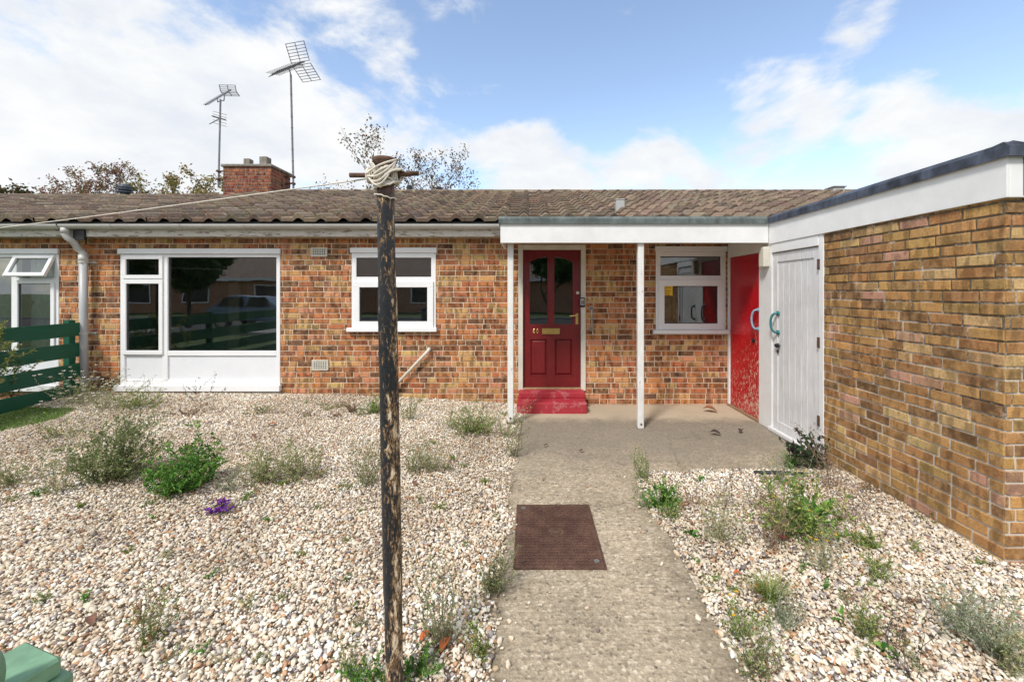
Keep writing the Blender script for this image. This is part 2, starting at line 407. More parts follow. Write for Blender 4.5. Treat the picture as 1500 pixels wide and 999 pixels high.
# ---- setting
mb=MB()
mb.quad((-300,-300,-.07),(300,-300,-.07),(300,300,-.07),(-300,300,-.07))
struct(build(mb,'ground',M['grass']),'grassy ground reaching to the horizon')
XL,XP,XR=-6.17,-.16,.92
mb=MB()
pts=[(XP,0.2),(XR,.2),(XR-.02,2.2),(XR+.02,3.3),(XR+.07,3.52),(XR+.22,3.64),(XR+.5,3.67),(SX,3.64),(SX,YW),(XP+.05,YW),(XP+.07,4.9),(XP+.02,4.4),(XP,3)]
mb.prism(pts,-.08,0,'z'); path=struct(build(mb,'path',M['path'],bevel=.008),'worn concrete path and porch slab')
def heightfield(name,x0,x1,y0,y1,step,mat,dz,keep=None):
    mb=MB(); nx=int((x1-x0)/step); ny=int((y1-y0)/step)
    for j in range(ny+1):
        for i in range(nx+1):
            x=x0+(x1-x0)*i/nx; y=y0+(y1-y0)*j/ny; mb.v.append((x,y,gh(x,y)+dz)); mb.c.append((1,1,1))
    for j in range(ny):
        for i in range(nx):
            if keep and not keep(x0+(x1-x0)*(i+.5)/nx, y0+(y1-y0)*(j+.5)/ny): continue
            a=j*(nx+1)+i; mb.f.append((a,a+1,a+nx+2,a+nx+1)); mb.m.append(0)
    return build(mb,name,mat,smooth=True)
struct(heightfield('gravel_bed',XL,XP+.06,.2,YW,.1,M['bed'],-.019),'bed under the loose gravel left of the path')
struct(heightfield('gravel_bed',XR-.08,7.0,.2,3.64,.1,M['bed'],-.019,lambda x,y: not(x>SX+.05 and y>2.5)),'bed under the loose gravel right of the path')
mb=MB(); mb.box(-60,-13,-.066,60,-6,-.062); struct(build(mb,'road',M['road']),'asphalt road behind the camera')
mb=MB(); mb.box(-60,-6,-.07,60,-5.85,.04); mb.box(-60,-13.15,-.07,60,-13,.04); struct(build(mb,'kerb',M['kerb'],bevel=.01),'kerb stones along the road')
mb=MB(); mb.box(-60,-5.85,-.07,60,-4.0,.03); struct(build(mb,'pavement',M['kerb']),'pavement along the road')

# ---- gravel stones: one countless mass, each pebble real geometry
def ico(sub):
    bm=bmesh.new(); bmesh.ops.create_icosphere(bm,subdivisions=sub,radius=1)
    v=np.array([x.co[:] for x in bm.verts]); f=np.array([[q.index for q in x.verts] for x in bm.faces]); bm.free(); return v,f
rng=np.random.default_rng(3)
def pad_edge(x):     # near edge of the porch slab
    return np.where(x<XR+.07,3.5,np.where(x<XR+.5,3.62,3.66))
def scatter(y0,y1,x0,x1,step):
    nx=int((x1-x0)/step); ny=int((y1-y0)/step)
    gx,gy=np.meshgrid(np.arange(nx),np.arange(ny)); n=gx.size
    x=x0+(gx.ravel()+rng.random(n))*step; y=y0+(gy.ravel()+rng.random(n))*step
    return x,y
SC=[(.75,.67,.53),(.67,.575,.445),(.79,.73,.63),(.62,.49,.35),(.54,.40,.26),(.47,.27,.15),(.42,.37,.34),(.21,.17,.16),(.65,.51,.39),(.82,.79,.72),(.33,.18,.11)]
SP=np.array([.22,.17,.15,.12,.08,.05,.06,.04,.06,.03,.02]); SP/=SP.sum()
def stones(name,regions,sub):
    V,Fc=ico(sub); nv=len(V)
    X=[];Y=[];Z=[]
    for (y0,y1,x0,x1,step,fl) in regions:
        x,y=scatter(y0,y1,x0,x1,step); k=fl(x,y); X.append(x[k]); Y.append(y[k])
    x=np.concatenate(X); y=np.concatenate(Y); n=len(x)
    z=np.array([gh(a,b) for a,b in zip(x,y)])
    s=np.clip(np.exp(rng.normal(np.log(.0077),.33,n)),.0045,.0165)
    sc=np.stack([s*rng.uniform(.95,1.55,n),s*rng.uniform(.7,1.05,n),s*rng.uniform(.42,.8,n)],1)
    # three deformed pebble shapes, some angular
    shapes=[]
    for q in range(6):
        d=1+.16*np.sin(V@rng.normal(size=3)*2.5+q)+.13*np.sin(V@rng.normal(size=3)*4+2*q)+rng.uniform(-.09,.09,nv)
        W=V*d[:,None]
        for _ in range(7):
            pn=rng.normal(size=3); pn/=np.linalg.norm(pn); pd=rng.uniform(.5,.85); W=W-np.maximum(0,W@pn-pd)[:,None]*pn
        shapes.append(W*1.12)
    shapes=np.array(shapes)[rng.integers(0,6,n)]
    pts=shapes*sc[:,None,:]
    a=rng.uniform(0,2*np.pi,n); b=rng.normal(0,.5,n); c=rng.normal(0,.5,n)
    ca,sa,cb,sb,cc,sc_=np.cos(a),np.sin(a),np.cos(b),np.sin(b),np.cos(c),np.sin(c)
    Rz=np.zeros((n,3,3)); Rz[:,0,0]=ca;Rz[:,0,1]=-sa;Rz[:,1,0]=sa;Rz[:,1,1]=ca;Rz[:,2,2]=1
    Rx=np.zeros((n,3,3)); Rx[:,0,0]=1;Rx[:,1,1]=cb;Rx[:,1,2]=-sb;Rx[:,2,1]=sb;Rx[:,2,2]=cb
    Ry=np.zeros((n,3,3)); Ry[:,1,1]=1;Ry[:,0,0]=cc;Ry[:,0,2]=sc_;Ry[:,2,0]=-sc_;Ry[:,2,2]=cc
    pts=np.einsum('nij,nvj->nvi',Rz@Rx@Ry,pts)
    zz=z+rng.uniform(-.004,.009,n)
    zz=np.where((x>XP)&(x<XR),.006,zz)                         # strays kicked onto the path
    pts+=np.stack([x,y,zz],1)[:,None,:]
    patch=np.array([mnoise.noise(Vector((a*.9,b*.9,8)))+.5*mnoise.noise(Vector((a*3.1,b*3.1,2))) for a,b in zip(x,y)])
    col=np.array(SC)[rng.choice(len(SC),n,p=SP)]*rng.uniform(.8,1.1,(n,1))
    col=col*(1+np.clip(patch,-.6,.4)*.35)[:,None]*np.stack([np.ones(n),1+np.clip(patch,-.5,.5)*.05,1+np.clip(patch,-.5,.5)*.12],1); col=np.clip(col,0,.85)
    me=bpy.data.meshes.new(name); nf=len(Fc)
    me.vertices.add(n*nv); me.vertices.foreach_set('co',pts.astype(np.float32).ravel())
    fi=(Fc[None]+(np.arange(n)*nv)[:,None,None]).astype(np.int32).ravel()
    me.loops.add(len(fi)); me.loops.foreach_set('vertex_index',fi)
    me.polygons.add(n*nf); me.polygons.foreach_set('loop_start',np.arange(0,len(fi),3,dtype=np.int32))
    me.update(calc_edges=True)
    c4=np.ones((n,nv,4),np.float32); c4[:,:,:3]=col[:,None,:]
    me.color_attributes.new('col','FLOAT_COLOR','POINT').data.foreach_set('color',c4.ravel())
    me.materials.append(M['stone'])
    o=bpy.data.objects.new(name,me); COL.objects.link(o); WPOS[o.name]=Vector((0,0,0))
    return o,n
wob=lambda y,s: .035*np.sin(y*5.1+s)+.02*np.sin(y*13.7+s)+rng.normal(0,.018,len(y))
inl=lambda x,y:(x>-1.38*y-.5)&(x<XP+.0+wob(y,0)+np.where(y>4.3,.05,0))&(~((x<-5.45+.1*np.sin(y*7))&(y>4.25)&(y<5.05)))
inr=lambda x,y:(x>XR-.015+wob(y,2)*.6)&(x<1.3*y+.5)&(y<pad_edge(x)+rng.normal(0,.02,len(x)))&(~((x>SX-.01)&(y>2.40)))
stray=lambda x,y:(rng.random(len(x))<.016+.22*np.exp(-(XR-x)/.05)+.22*np.exp(-(x-XP)/.04))&((x<-.10)|(x>.46)|(y<2.3)|(y>3.1)|(rng.random(len(x))<.04))
o1,n1=stones('gravel',[(.9,3.0,-4.8,-.05,.0145,inl),(.9,3.0,.8,4.6,.0145,inr),(1.3,3.6,XP,XR,.03,stray)],2)
tag(o1,'loose cream and tan gravel stones nearest the viewer','gravel',kind='stuff')
o2,n2=stones('gravel',[(3.0,5.79,XL+.02,-.02,.0150,inl),(3.0,3.75,.8,SX+.02,.0150,inr)],1)
tag(o2,'loose cream and tan gravel stones towards the house wall','gravel',kind='stuff')

# ------------------------------------------------------------------ roof tiles
TC=[(.175,.125,.090),(.150,.108,.080),(.20,.146,.106),(.13,.098,.075),(.18,.14,.10),(.22,.17,.12)]
def tiled_roof(x0,x1,ye,ze,yr,zr,seed,back=True):
    rnd=random.Random(seed); mb=MB(); pw=.295; nt=int(round((x1-x0)/pw)); pw=(x1-x0)/nt
    L=math.hypot(yr-ye,zr-ze); nc=int(round(L/.335)); cs=L/nc
    ty,tz=(yr-ye)/L,(zr-ze)/L; ny,nz=-tz,ty
    prof=[(0,0.0),(.10,.0),(.2,.002),(.36,.0),(.50,.0),(.57,.016),(.65,.044),(.76,.060),(.87,.048),(.95,.018),(1,.0)]
    for k in range(nc):
        for i in range(nt):
            col=jit(rnd.choice(TC),rnd,.13); dz=rnd.uniform(-.005,.005); ds=rnd.uniform(-.010,.010); tw=rnd.uniform(-.006,.006)
            rows=[]
            for (s,hh) in ((k*cs+ds,-.010),(k*cs+ds,.036),(k*cs+ds+.012,.046),((k+1)*cs+.03,.004)):
                rows.append([(x0+(i+u)*pw, ye+ty*s+ny*(hh+p*(1 if hh>0 else .75)+dz+tw*u), ze+tz*s+nz*(hh+p*(1 if hh>0 else .75)+dz+tw*u)) for u,p in prof])
            vs=[v for r in rows for v in r]; n=len(prof)
            fs=[(a*n+j,a*n+j+1,(a+1)*n+j+1,(a+1)*n+j) for a in range(3) for j in range(n-1)]
            mb.add(vs,fs,None,col)
    if back:
        mb.quad((x1,yr,zr),(x0,yr,zr),(x0,2*yr-ye,ze),(x1,2*yr-ye,ze),col=(.2,.165,.13))
    # boarding under the tiles
    mb.quad((x0,ye+.02,ze-.03),(x1,ye+.02,ze-.03),(x1,yr,zr-.03),(x0,yr,zr-.03),col=(.03,.03,.03))
    return mb
def ridge_tiles(x0,x1,y,z,seed):
    rnd=random.Random(seed); mb=MB(); n=int((x1-x0)/.45)
    for i in range(n):
        a=x0+i*(x1-x0)/n; b=a+(x1-x0)/n-.006; dz=rnd.uniform(-.006,.008); col=jit(rnd.choice(TC),rnd,.15)
        vs=[]
        for xx in (a,b):
            for r in (.115,.098):
                for j in range(9):
                    an=PI*(j/8); vs.append((xx,y-math.cos(an)*r,z-.045+dz+math.sin(an)*r*.8))
        fs=[(j,j+1,18+j+1,18+j) for j in range(8)]+[(9+j,j+9+1,27+j+1,27+j) for j in range(8)]+[(j,9+j,10+j,j+1) for j in range(8)]+[(18+j,19+j,28+j,27+j) for j in range(8)]
        mb.add(vs,fs,None,col)
    return mb

# ------------------------------------------------------------------ windows
def frame_rect(mb,x0,z0,x1,z1,t,y0,y1):
    """rectangular ring of four bars butted end to end"""
    mb.box(x0,y0,z0,x1,y1,z0+t); mb.box(x0,y0,z1-t,x1,y1,z1)
    mb.box(x0,y0,z0+t,x0+t,y1,z1-t); mb.box(x1-t,y0,z0+t,x1,y1,z1-t)
def glazing(parent,x0,z0,x1,z1,y,mat='glass'):
    mb=MB(); mb.quad((x0,y,z0),(x1,y,z0),(x1,y,z1),(x0,y,z1))
    return build(mb,'pane',M[mat],parent)
def bead(parent,x0,z0,x1,z1,y):
    mb=MB(); frame_rect(mb,x0,z0,x1,z1,.008,y-.006,y-.001); return build(mb,'gasket',M['black'],parent)

# ================================================================== MAIN BUNGALOW
XPARTY=-6.26
EY,EZ,RY,RZ=5.47,2.525,9.7,3.90
house=empty('bungalow',(-1.7,YW,0),'brown tiled bungalow with orange brick front, chimney, large picture window and maroon front door','bungalow','row of terraced bungalows')
U=lambda px: WX(px)-XPARTY
w1=(WX(176),WZ(572),WX(411),WZ(364)); w2=(WX(515),WZ(483),WX(639),WZ(363)); w3=(WX(960),WZ(486),WX(1063),WZ(361)); dr=(WX(759),WZ(572),WX(858),WZ(359))
ops=[(o[0]-XPARTY,o[1],o[2]-XPARTY,o[3]) for o in (w1,w2,w3,dr)]
vents=[(456,363,480,376,'offwhite'),(457.5,527,481.5,542,'offwhite')]
mb=MB(); WW=SX+.02-XPARTY
brick_panel(mb,(XPARTY,YW,0),(1,0,0),(0,-1,0),WW,-.06,2.37,ops,pal_house,11)
# gable and rear so the building is whole
mb.cur=1
mb.quad((SX+5,YW+.12,-.05),(SX+5,13.6,-.05),(SX+5,13.6,2.45),(SX+5,YW+.12,2.45)); mb.add([(SX+5,YW,2.45),(SX+5,13.6,2.45),(SX+5,9.7,3.84)],[(0,1,2)])
mb.quad((SX+5,13.6,-.05),(XPARTY,13.6,-.05),(XPARTY,13.6,2.45),(SX+5,13.6,2.45))
mb.quad((SX+.02,YW+.1,-.05),(SX+5,YW+.1,-.05),(SX+5,YW+.1,2.45),(SX+.02,YW+.1,2.45))
build(mb,'wall',[M['brick'],M['mortar']],house)
roof=build(tiled_roof(XPARTY,7.75,EY,EZ,RY,RZ,5),'roof',M['tile'],house)
build(ridge_tiles(XPARTY,7.75,RY,RZ+.03,6),'ridge',M['tile'],roof)
# chimney
CX0,CX1,CY0,CY1,CZT=-6.81,-5.75,9.2,9.94,4.36
mb=MB()
brick_panel(mb,(CX0,CY0,0),(1,0,0),(0,-1,0),CX1-CX0,3.5,CZT,[],pal_chim,21)
brick_panel(mb,(CX1,CY0,0),(0,1,0),(1,0,0),CY1-CY0,3.5,CZT,[],pal_chim,22)
brick_panel(mb,(CX0,CY1,0),(0,-1,0),(-1,0,0),CY1-CY0,3.5,CZT,[],pal_chim,23)
brick_panel(mb,(CX1,CY1,0),(-1,0,0),(0,1,0),CX1-CX0,3.5,CZT,[],pal_chim,24)
chim=build(mb,'chimney',[M['brick'],M['mortar3']],roof)
mb=MB(); mb.box(CX0-.04,CY0-.04,CZT,CX1+.04,CY1+.04,CZT+.06); build(mb,'chimney_cap',M['capstone'],house,bevel=.012)
for a,b,c,d in ((360,369,232,.30),(383,394,229,.35)):
    x0,x1=WX(a,9.5),WX(b,9.5); zt=WZ(c+2,9.5); mb=MB()
    mb.box(x0,9.42,CZT+.06,x1,9.42+(x1-x0),zt); mb.box(x0+.03,9.45,zt,x1-.03,9.42+(x1-x0)-.03,zt+.012)
    build(mb,'chimney_pot',M['capstone'],house,bevel=.008)
# fascia, soffit, gutter
def eaves(parent,x0,x1,brk):
    mb=MB(); mb.box(x0,5.60,2.335,x1,5.63,2.50); build(mb,'fascia',M['fascia_peel'],parent)
    mb=MB(); mb.box(x0,5.63,2.345,x1,5.80,2.357); build(mb,'soffit',M['fascia_peel'],parent)
    mb=MB(); r=.058; yc,zc=5.535,2.485; n=10
    ring=[(yc+r*math.cos(PI+PI*j/n),zc+r*math.sin(PI+PI*j/n)) for j in range(n+1)]+[(yc+(r-.006)*math.cos(PI+PI*j/n),zc+(r-.006)*math.sin(PI+PI*j/n)) for j in range(n,-1,-1)]
    mb.prism(ring,x0,x1,'x'); g=build(mb,'gutter',M['gutter'],parent)
    xx=x0+.6
    while xx<x1-.2:
        mb=MB()
        rr=r+.005
        rg=[(yc+rr*math.cos(PI+PI*j/n),zc+rr*math.sin(PI+PI*j/n)) for j in range(n+1)]+[(yc+(r+.001)*math.cos(PI+PI*j/n),zc+(r+.001)*math.sin(PI+PI*j/n)) for j in range(n,-1,-1)]
        mb.prism(rg,xx,xx+(.10 if int(xx*7)%3==0 else .03),'x'); build(mb,'gutter_bracket',M['gutter'],g); xx+=.92
    # black strip standing in for the shade in gaps under the tile rolls
    mb=MB(); mb.box(x0,5.50,2.50,x1,5.62,2.512); build(mb,'eaves_gap_shade',M['black'],parent)
eaves(house,XPARTY+.0,WX(733,5.0)+.02,None)
# --- living-room window
def picture_window(parent,X,mirror=False,sash_open=False):
    """X maps photo px (main window) to world x"""
    def bx(mb,a,b,c,d,y0,y1): mb.box(X(a),y0,WZ(d),X(c),y1,WZ(b))
    def fr(mb,a,b,c,d,t,y0,y1): x0,x1=sorted((X(a),X(c))); frame_rect(mb,x0,WZ(d),x1,WZ(b),t,y0,y1)
    mb=MB(); y0,y1=5.795,5.86
    bx(mb,176.5,372.5,410.5,377,y0,y1); bx(mb,176.5,377,183,570,y0,y1); bx(mb,405,377,410.5,570,y0,y1)
    bx(mb,238,377,246,570,y0,y1); bx(mb,183,514,238,521,y0,y1); bx(mb,246,514,405,521,y0,y1)
    bx(mb,183,556,238,570,y0,y1); bx(mb,246,556,405,570,y0,y1); bx(mb,183,407,238,411,y0,y1)
    w=build(mb,'window',M['upvc'],parent,bevel=.004)
    mb=MB(); bx(mb,175,364.5,412,372.3,5.765,5.86); build(mb,'head_trim',M['upvc'],w,bevel=.004)
    mb=MB(); bx(mb,173,563,413.5,572,5.73,5.794); build(mb,'sill',M['upvc'],w,bevel=.006)
    for a,c in ((183,238),(246,405)):
        mb=MB(); bx(mb,a,521,c,556,5.815,5.83); build(mb,'panel',M['panel'],w)
    x0,x1=sorted((X(246),X(405))); glazing(w,x0,WZ(514),x1,WZ(377),5.825); bead(w,x0,WZ(514),x1,WZ(377),5.825)
    # side casement
    mb=MB(); fr(mb,181,410,240,519,.055,5.775,5.815); build(mb,'sash',M['upvc'],w,bevel=.004)
    x0,x1=sorted((X(186.7),X(234.3))); glazing(w,x0,WZ(513.2),x1,WZ(415.7),5.80); bead(w,x0,WZ(513.2),x1,WZ(415.7),5.80)
    mb=MB(); fr(mb,181,374.5,240,408.5,.052,5.775,5.815)
    x0,x1=sorted((X(186.5),X(234.6))); z0,z1=WZ(403),WZ(380)
    if sash_open:
        zt=WZ(374.5); ang=R(24)
        def rot(v): dy,dz=v[1]-5.8,v[2]-zt; return (v[0],5.8+dy*math.cos(ang)+dz*math.sin(ang),zt-dy*math.sin(ang)+dz*math.cos(ang))
        mb.v=[rot(v) for v in mb.v]; build(mb,'sash',M['upvc'],w,bevel=.004)
        g=MB(); g.v=[rot(v) for v in ((x0,5.80,z0),(x1,5.80,z0),(x1,5.80,z1),(x0,5.80,z1))]; g.c=[(1,1,1)]*4; g.f=[(0,1,2,3)]; g.m=[0]; build(g,'pane',M['glass'],w)
    else:
        build(mb,'sash',M['upvc'],w,bevel=.004); glazing(w,x0,z0,x1,z1,5.80); bead(w,x0,z0,x1,z1,5.80)
    return w
picture_window(house,lambda px: WX(px))
mb=MB(); mb.box(WX(180),5.755,WZ(584),WX(412),5.798,WZ(573)); build(mb,'plinth',M['concrete'],house,bevel=.005)
# --- two smaller windows: fixed light over a casement
def small_window(x0,z0,x1,z1,split,sill_px):
    mb=MB(); y0,y1=5.79,5.86; t=.066
    frame_rect(mb,x0+.003,z0+.003,x1-.003,z1-.075,t,y0,y1); mb.box(x0+t+.003,y0,split-.05,x1-t-.003,y1,split+.05)
    w=build(mb,'window',M['upvc'],house,bevel=.004)
    mb=MB(); mb.box(x0-.01,5.765,z1-.074,x1+.01,5.86,z1-.002); build(mb,'head_trim',M['upvc'],w,bevel=.004)
    mb=MB(); mb.box(x0-.045,5.725,z0-.025,x1+.02,5.789,z0+.03); build(mb,'sill',M['upvc'],w,bevel=.006)
    a,b=x0+t+.03,x1-t-.03
    mb=MB(); frame_rect(mb,x0+.035,z0+.032,x1-.035,split-.012,.085,5.77,5.815); build(mb,'sash',M['upvc'],w,bevel=.004)
    A=(x0+.12,z0+.117,x1-.12,split-.097); glazing(w,*A,5.80); bead(w,*A,5.80)
    B=(x0+t+.003,split+.05,x1-t-.003,z1-.075-t); glazing(w,*B,5.825); bead(w,*B,5.825)
    return w
small_window(*w2,WZ(411),None)
kw=small_window(*w3,WZ(409),None)
mb=MB(); mb.box(WX(968),5.792,WZ(433),WX(985),5.794,WZ(419)); st=build(mb,'sticker',M['sticker'],kw)
mb=MB()
for r_,row in enumerate((.13,.07,.13,.10,.12)):
    zz=WZ(421+r_*2.5); x=WX(969.2)
    rr=random.Random(r_)
    while x<WX(968)+row+.01 and x<WX(984):
        ww=rr.uniform(.006,.016); mb.box(x,5.790,zz-.011,min(x+ww,WX(984.3)),5.7915,zz); x+=ww+.005
build(mb,'sticker_print',basic('sticker_ink',(.30,.12,.02),.6),kw)
# --- front door
mb=MB(); x0,z0,x1,z1=dr; t=.068
mb.box(x0+.002,5.775,z0,x0+t,5.87,z1-.002); mb.box(x1-t,5.775,z0,x1-.002,5.87,z1-.002); mb.box(x0+t,5.775,z1-t,x1-t,5.87,z1-.002)
build(mb,'door_frame',M['cream_paint'],house,bevel=.004)
mb=MB(); dx0,dx1,dz0,dz1=x0+t+.003,x1-t-.003,z0+.045,z1-t-.003; Y0,Y1=5.825,5.868
def d(px): return WX(px,5.825)
def dz(py): return WZ(py,5.825)
mb.box(dx0,Y0,dz0,d(776),Y1,dz1); mb.box(d(839),Y0,dz0,dx1,Y1,dz1); mb.box(d(802),Y0,dz(551),d(812),Y1,dz1)
mb.box(d(776),Y0,dz0,d(839),Y1,dz(551)); mb.box(d(776),Y0,dz(496),d(802),Y1,dz(475)); mb.box(d(812),Y0,dz(496),d(839),Y1,dz(475))
for a,b,ya,yb in ((776,802,384,377),(812,839,377,384)):
    pts=[(d(a),dz1)]; 
    for j in range(9):
        u=j/8; rise=math.sin(u*PI/2) if a==776 else math.cos(u*PI/2)
        pts.append((d(a+(b-a)*u),dz(384-8*rise)))
    pts.append((d(b),dz1)); mb.prism(pts,Y0,Y1,'y')
door=build(mb,'door',M['maroon'],house)
for a,b in ((776,802),(812,839)):
    mb=MB(); mb.box(d(a),5.845,dz(551),d(b),5.86,dz(496))
    # raised field with bevelled border
    i,o=.045,.018; X0,X1,Z0,Z1=d(a),d(b),dz(551),dz(496)
    B=[(X0+o,5.8449,Z0+o),(X1-o,5.8449,Z0+o),(X1-o,5.8449,Z1-o),(X0+o,5.8449,Z1-o)]; T=[(X0+i,5.829,Z0+i),(X1-i,5.829,Z0+i),(X1-i,5.829,Z1-i),(X0+i,5.829,Z1-i)]
    mb.add(B+T,[(4,5,6,7),(0,1,5,4),(1,2,6,5),(2,3,7,6),(3,0,4,7)]); build(mb,'panel',M['maroon'],door)
    mb=MB(); frame_rect(mb,X0,Z0,X1,Z1,.012,5.821,5.8449); build(mb,'moulding',M['maroon'],door,bevel=.003)
    glazing(door,d(a),dz(475),d(b),dz(376),5.85,'doorglass')
mb=MB(); mb.box(x0+t,5.775,z0,x1-t,5.868,z0+.04); build(mb,'threshold',basic('oak_threshold',(.30,.19,.10),.6,.3,14),house,bevel=.006)
mb=MB(); mb.box(d(794),5.815,dz(489.3),d(820),5.8249,dz(481)); mb.box(d(798),5.810,dz(487.5),d(816),5.815,dz(483)); build(mb,'letterbox',M['brass'],door,bevel=.0015)
mb=MB()      # number 60
def ell(cx,cz,rx,rz,a0=0,a1=360,n=16): return [(cx+rx*math.cos(R(a0+(a1-a0)*i/n)),5.819,cz+rz*math.sin(R(a0+(a1-a0)*i/n))) for i in range(n+1)]
cx,cz=d(782),dz(484.8)
mb.tube(ell(cx,cz-.014,.012,.013),.0034,6); mb.tube([(cx-.012,5.819,cz-.012),(cx-.011,5.819,cz+.008),(cx-.004,5.819,cz+.022),(cx+.008,5.819,cz+.026)],.0034,6)
cx=d(787.3); mb.tube(ell(cx,cz,.011,.026),.0034,6); build(mb,'house_number',M['brass'],door)
mb=MB(); hx=d(845); mb.box(hx-.018,5.817,dz(475),hx+.018,5.8249,dz(459)); mb.tube([(hx,5.817,dz(462)),(hx,5.775,dz(462)),(hx-.02,5.77,dz(462)),(hx-.105,5.775,dz(462.6))],.009,8); mb.tube([(hx,5.815,dz(470)),(hx,5.810,dz(470))],.009,8,m=0)
build(mb,'door_handle',M['brass'],door,smooth=False)
mb=MB(); mb.tube([(d(846),5.824,dz(429)),(d(846),5.808,dz(429))],.022,14); build(mb,'door_lock',M['offwhite'],door)
mb=MB(); mb.box(WX(849,5.76),5.745,WZ(450,5.76),WX(857,5.76),5.774,WZ(436,5.76)); kp=build(mb,'key_safe',M['black'],house,bevel=.006)
mb=MB(); mb.box(WX(850,5.76),5.738,WZ(447,5.76),WX(856,5.76),5.7449,WZ(437.5,5.76)); build(mb,'key_safe_face',M['grey_plastic'],kp,bevel=.002)
mb=MB()
for r_ in range(2):
    for c_ in range(2): mb.box(WX(851.2+c_*2.4,5.76),5.734,WZ(442.5+r_*2.6,5.76),WX(852.8+c_*2.4,5.76),5.7379,WZ(440.8+r_*2.6,5.76))
build(mb,'button',M['black'],kp)
# grab rail beside the door
gx=WX(866); mb=MB(); mb.tube([(gx,5.79,WZ(452)),(gx,5.755,WZ(451)),(gx,5.735,WZ(455)),(gx,5.732,WZ(466)),(gx,5.735,WZ(478)),(gx,5.755,WZ(482)),(gx,5.79,WZ(481))],.013,10); gr=build(mb,'grab_rail',M['chrome'],house,smooth=True)
for py in (451.5,481.5): mb=MB(); mb.tube([(gx,5.792,WZ(py)),(gx,5.783,WZ(py))],.033,16); build(mb,'rail_mount',M['chrome'],gr)
# steps
mb=MB(); mb.box(WX(757,5.37),5.37,-.03,WX(860,5.37),5.79,.143); s1=build(mb,'doorstep',M['step'],house,bevel=.018,seg=2)
mb=MB(); mb.box(WX(760,5.6),5.59,.1425,WX(857,5.6),5.789,.222); build(mb,'doorstep',M['step'],house,bevel=.014,seg=2)
# air bricks
for a,b,c,e,mt in vents:
    mb=MB(); X0,X1,Z0,Z1=WX(a),WX(c),WZ(e),WZ(b); y0=5.783
    nx,nz=9,5 if e-b<14 else 6
    frame_rect(mb,X0,Z0,X1,Z1,.014,y0,5.80)
    for i in range(1,nx): xx=X0+(X1-X0)*i/nx; mb.box(xx-.0045,y0+.001,Z0+.014,xx+.0045,5.80,Z1-.014)
    for i in range(1,nz): zz=Z0+(Z1-Z0)*i/nz; mb.box(X0+.014,y0+.002,zz-.0045,X1-.014,5.80,zz+.0045)
    v=build(mb,'air_vent',M[mt],house); mb=MB(); mb.box(X0+.01,5.790,Z0+.01,X1-.01,5.793,Z1-.01); build(mb,'vent_opening',M['dark'],v)
mb=MB(); mb.box(WX(145),5.785,WZ(568),WX(160),5.80,WZ(552)); 
for i in range(4): mb.box(WX(146.5+i*3.4),5.781,WZ(566),WX(148.2+i*3.4),5.785,WZ(554))
build(mb,'air_vent',basic('terracotta_dark',(.10,.045,.03),.8),house)
# diagonal waste pipe
a=(WX(628,5.74),5.74,WZ(513,5.74)); b=(WX(557,5.74),5.74,WZ(588,5.74)); a2=(a[0],5.80,a[2]+.01)
mb=MB(); mb.tube([a2,(a[0],5.755,a[2]+.012),a,(a[0]*.9+b[0]*.1,5.735,a[2]*.9+b[2]*.1),b],[.024,.027,.024,.021,.021],12); build(mb,'waste_pipe',M['offwhite'],house,smooth=True)
# rainwater pipe with swan neck
mb=MB(); gx=WX(95,5.53); px_=WX(122,5.70); 
mb.tube([(gx,5.535,2.455),(gx,5.535,2.36),(gx+.015,5.55,2.31),(gx+.06,5.58,2.265),(px_-.05,5.68,2.175),(px_,5.70,2.12),(px_,5.70,1.98)],.041,14); mb.tube([(gx,5.535,2.37),(gx,5.535,2.44)],.048,14); mb.tube([(px_,5.70,2.09),(px_,5.70,2.0)],.052,14)
nb_dp=build(mb,'downpipe_neck',M['gutter'],house,smooth=True)
mb=MB(); mb.tube([(px_,5.70,2.05),(px_+.012,5.70,.15)],.046,14); dp=build(mb,'downpipe',M['pipe'],house,smooth=True)
for zz in (1.98,1.0,.35):
    mb=MB(); mb.tube([(px_+.003,5.70,zz),(px_+.003,5.70,zz+.03)],.053,14); mb.box(px_-.09,5.765,zz,px_+.10,5.795,zz+.025); mb.box(px_-.02,5.74,zz,px_+.02,5.766,zz+.025); build(mb,'pipe_clip',M['gutter'],dp)
mb=MB(); mb.box(WX(110,5.6),5.575,WZ(352,5.6),WX(126,5.6),5.60,WZ(337,5.6)); mb.tube([(WX(127,5.6),5.60,WZ(344,5.6)),(WX(121,5.7),5.74,WZ(357,5.7))],.010,8); build(mb,'pipe_bracket',M['black'],house)
# vents on the roof
def roof_z(y,rz=RZ): return EZ+(y-EY)*(rz-EZ)/(RY-EY)
for px0,px1,pt,Y,mt in ((903,915,293,6.3,'grey_plastic'),):
    mb=MB(); xa,xb=WX(px0,Y),WX(px1,Y); mb.box(xa,Y,roof_z(Y)-.02,xb,Y+.12,WZ(pt,Y)); mb.box(xa-.006,Y-.006,WZ(pt,Y),xb+.006,Y+.126,WZ(pt-1.5,Y)); build(mb,'roof_vent',M[mt],roof,bevel=.004)
for px,wd,top,Y in ((600,.12,272,9.85),(643,.13,274,9.9)):
    mb=MB(); x=WX(px,Y); zt=WZ(top,Y); mb.tube([(x,Y,3.8),(x,Y,zt-.1)],wd*.42,12); mb.tube([(x,Y,zt-.10),(x,Y,zt-.02),(x,Y,zt)],[wd*.6,wd*.6,wd*.4],12); build(mb,'roof_vent',M['black'],roof)
mb=MB(); Y=9.6; x=WX(1225,Y); mb.box(x-.13,Y-.1,3.88,x+.13,Y+.15,3.99); mb.box(x-.16,Y-.13,3.99,x+.16,Y+.18,4.02); build(mb,'roof_vent',M['grey_plastic'],roof,bevel=.01)
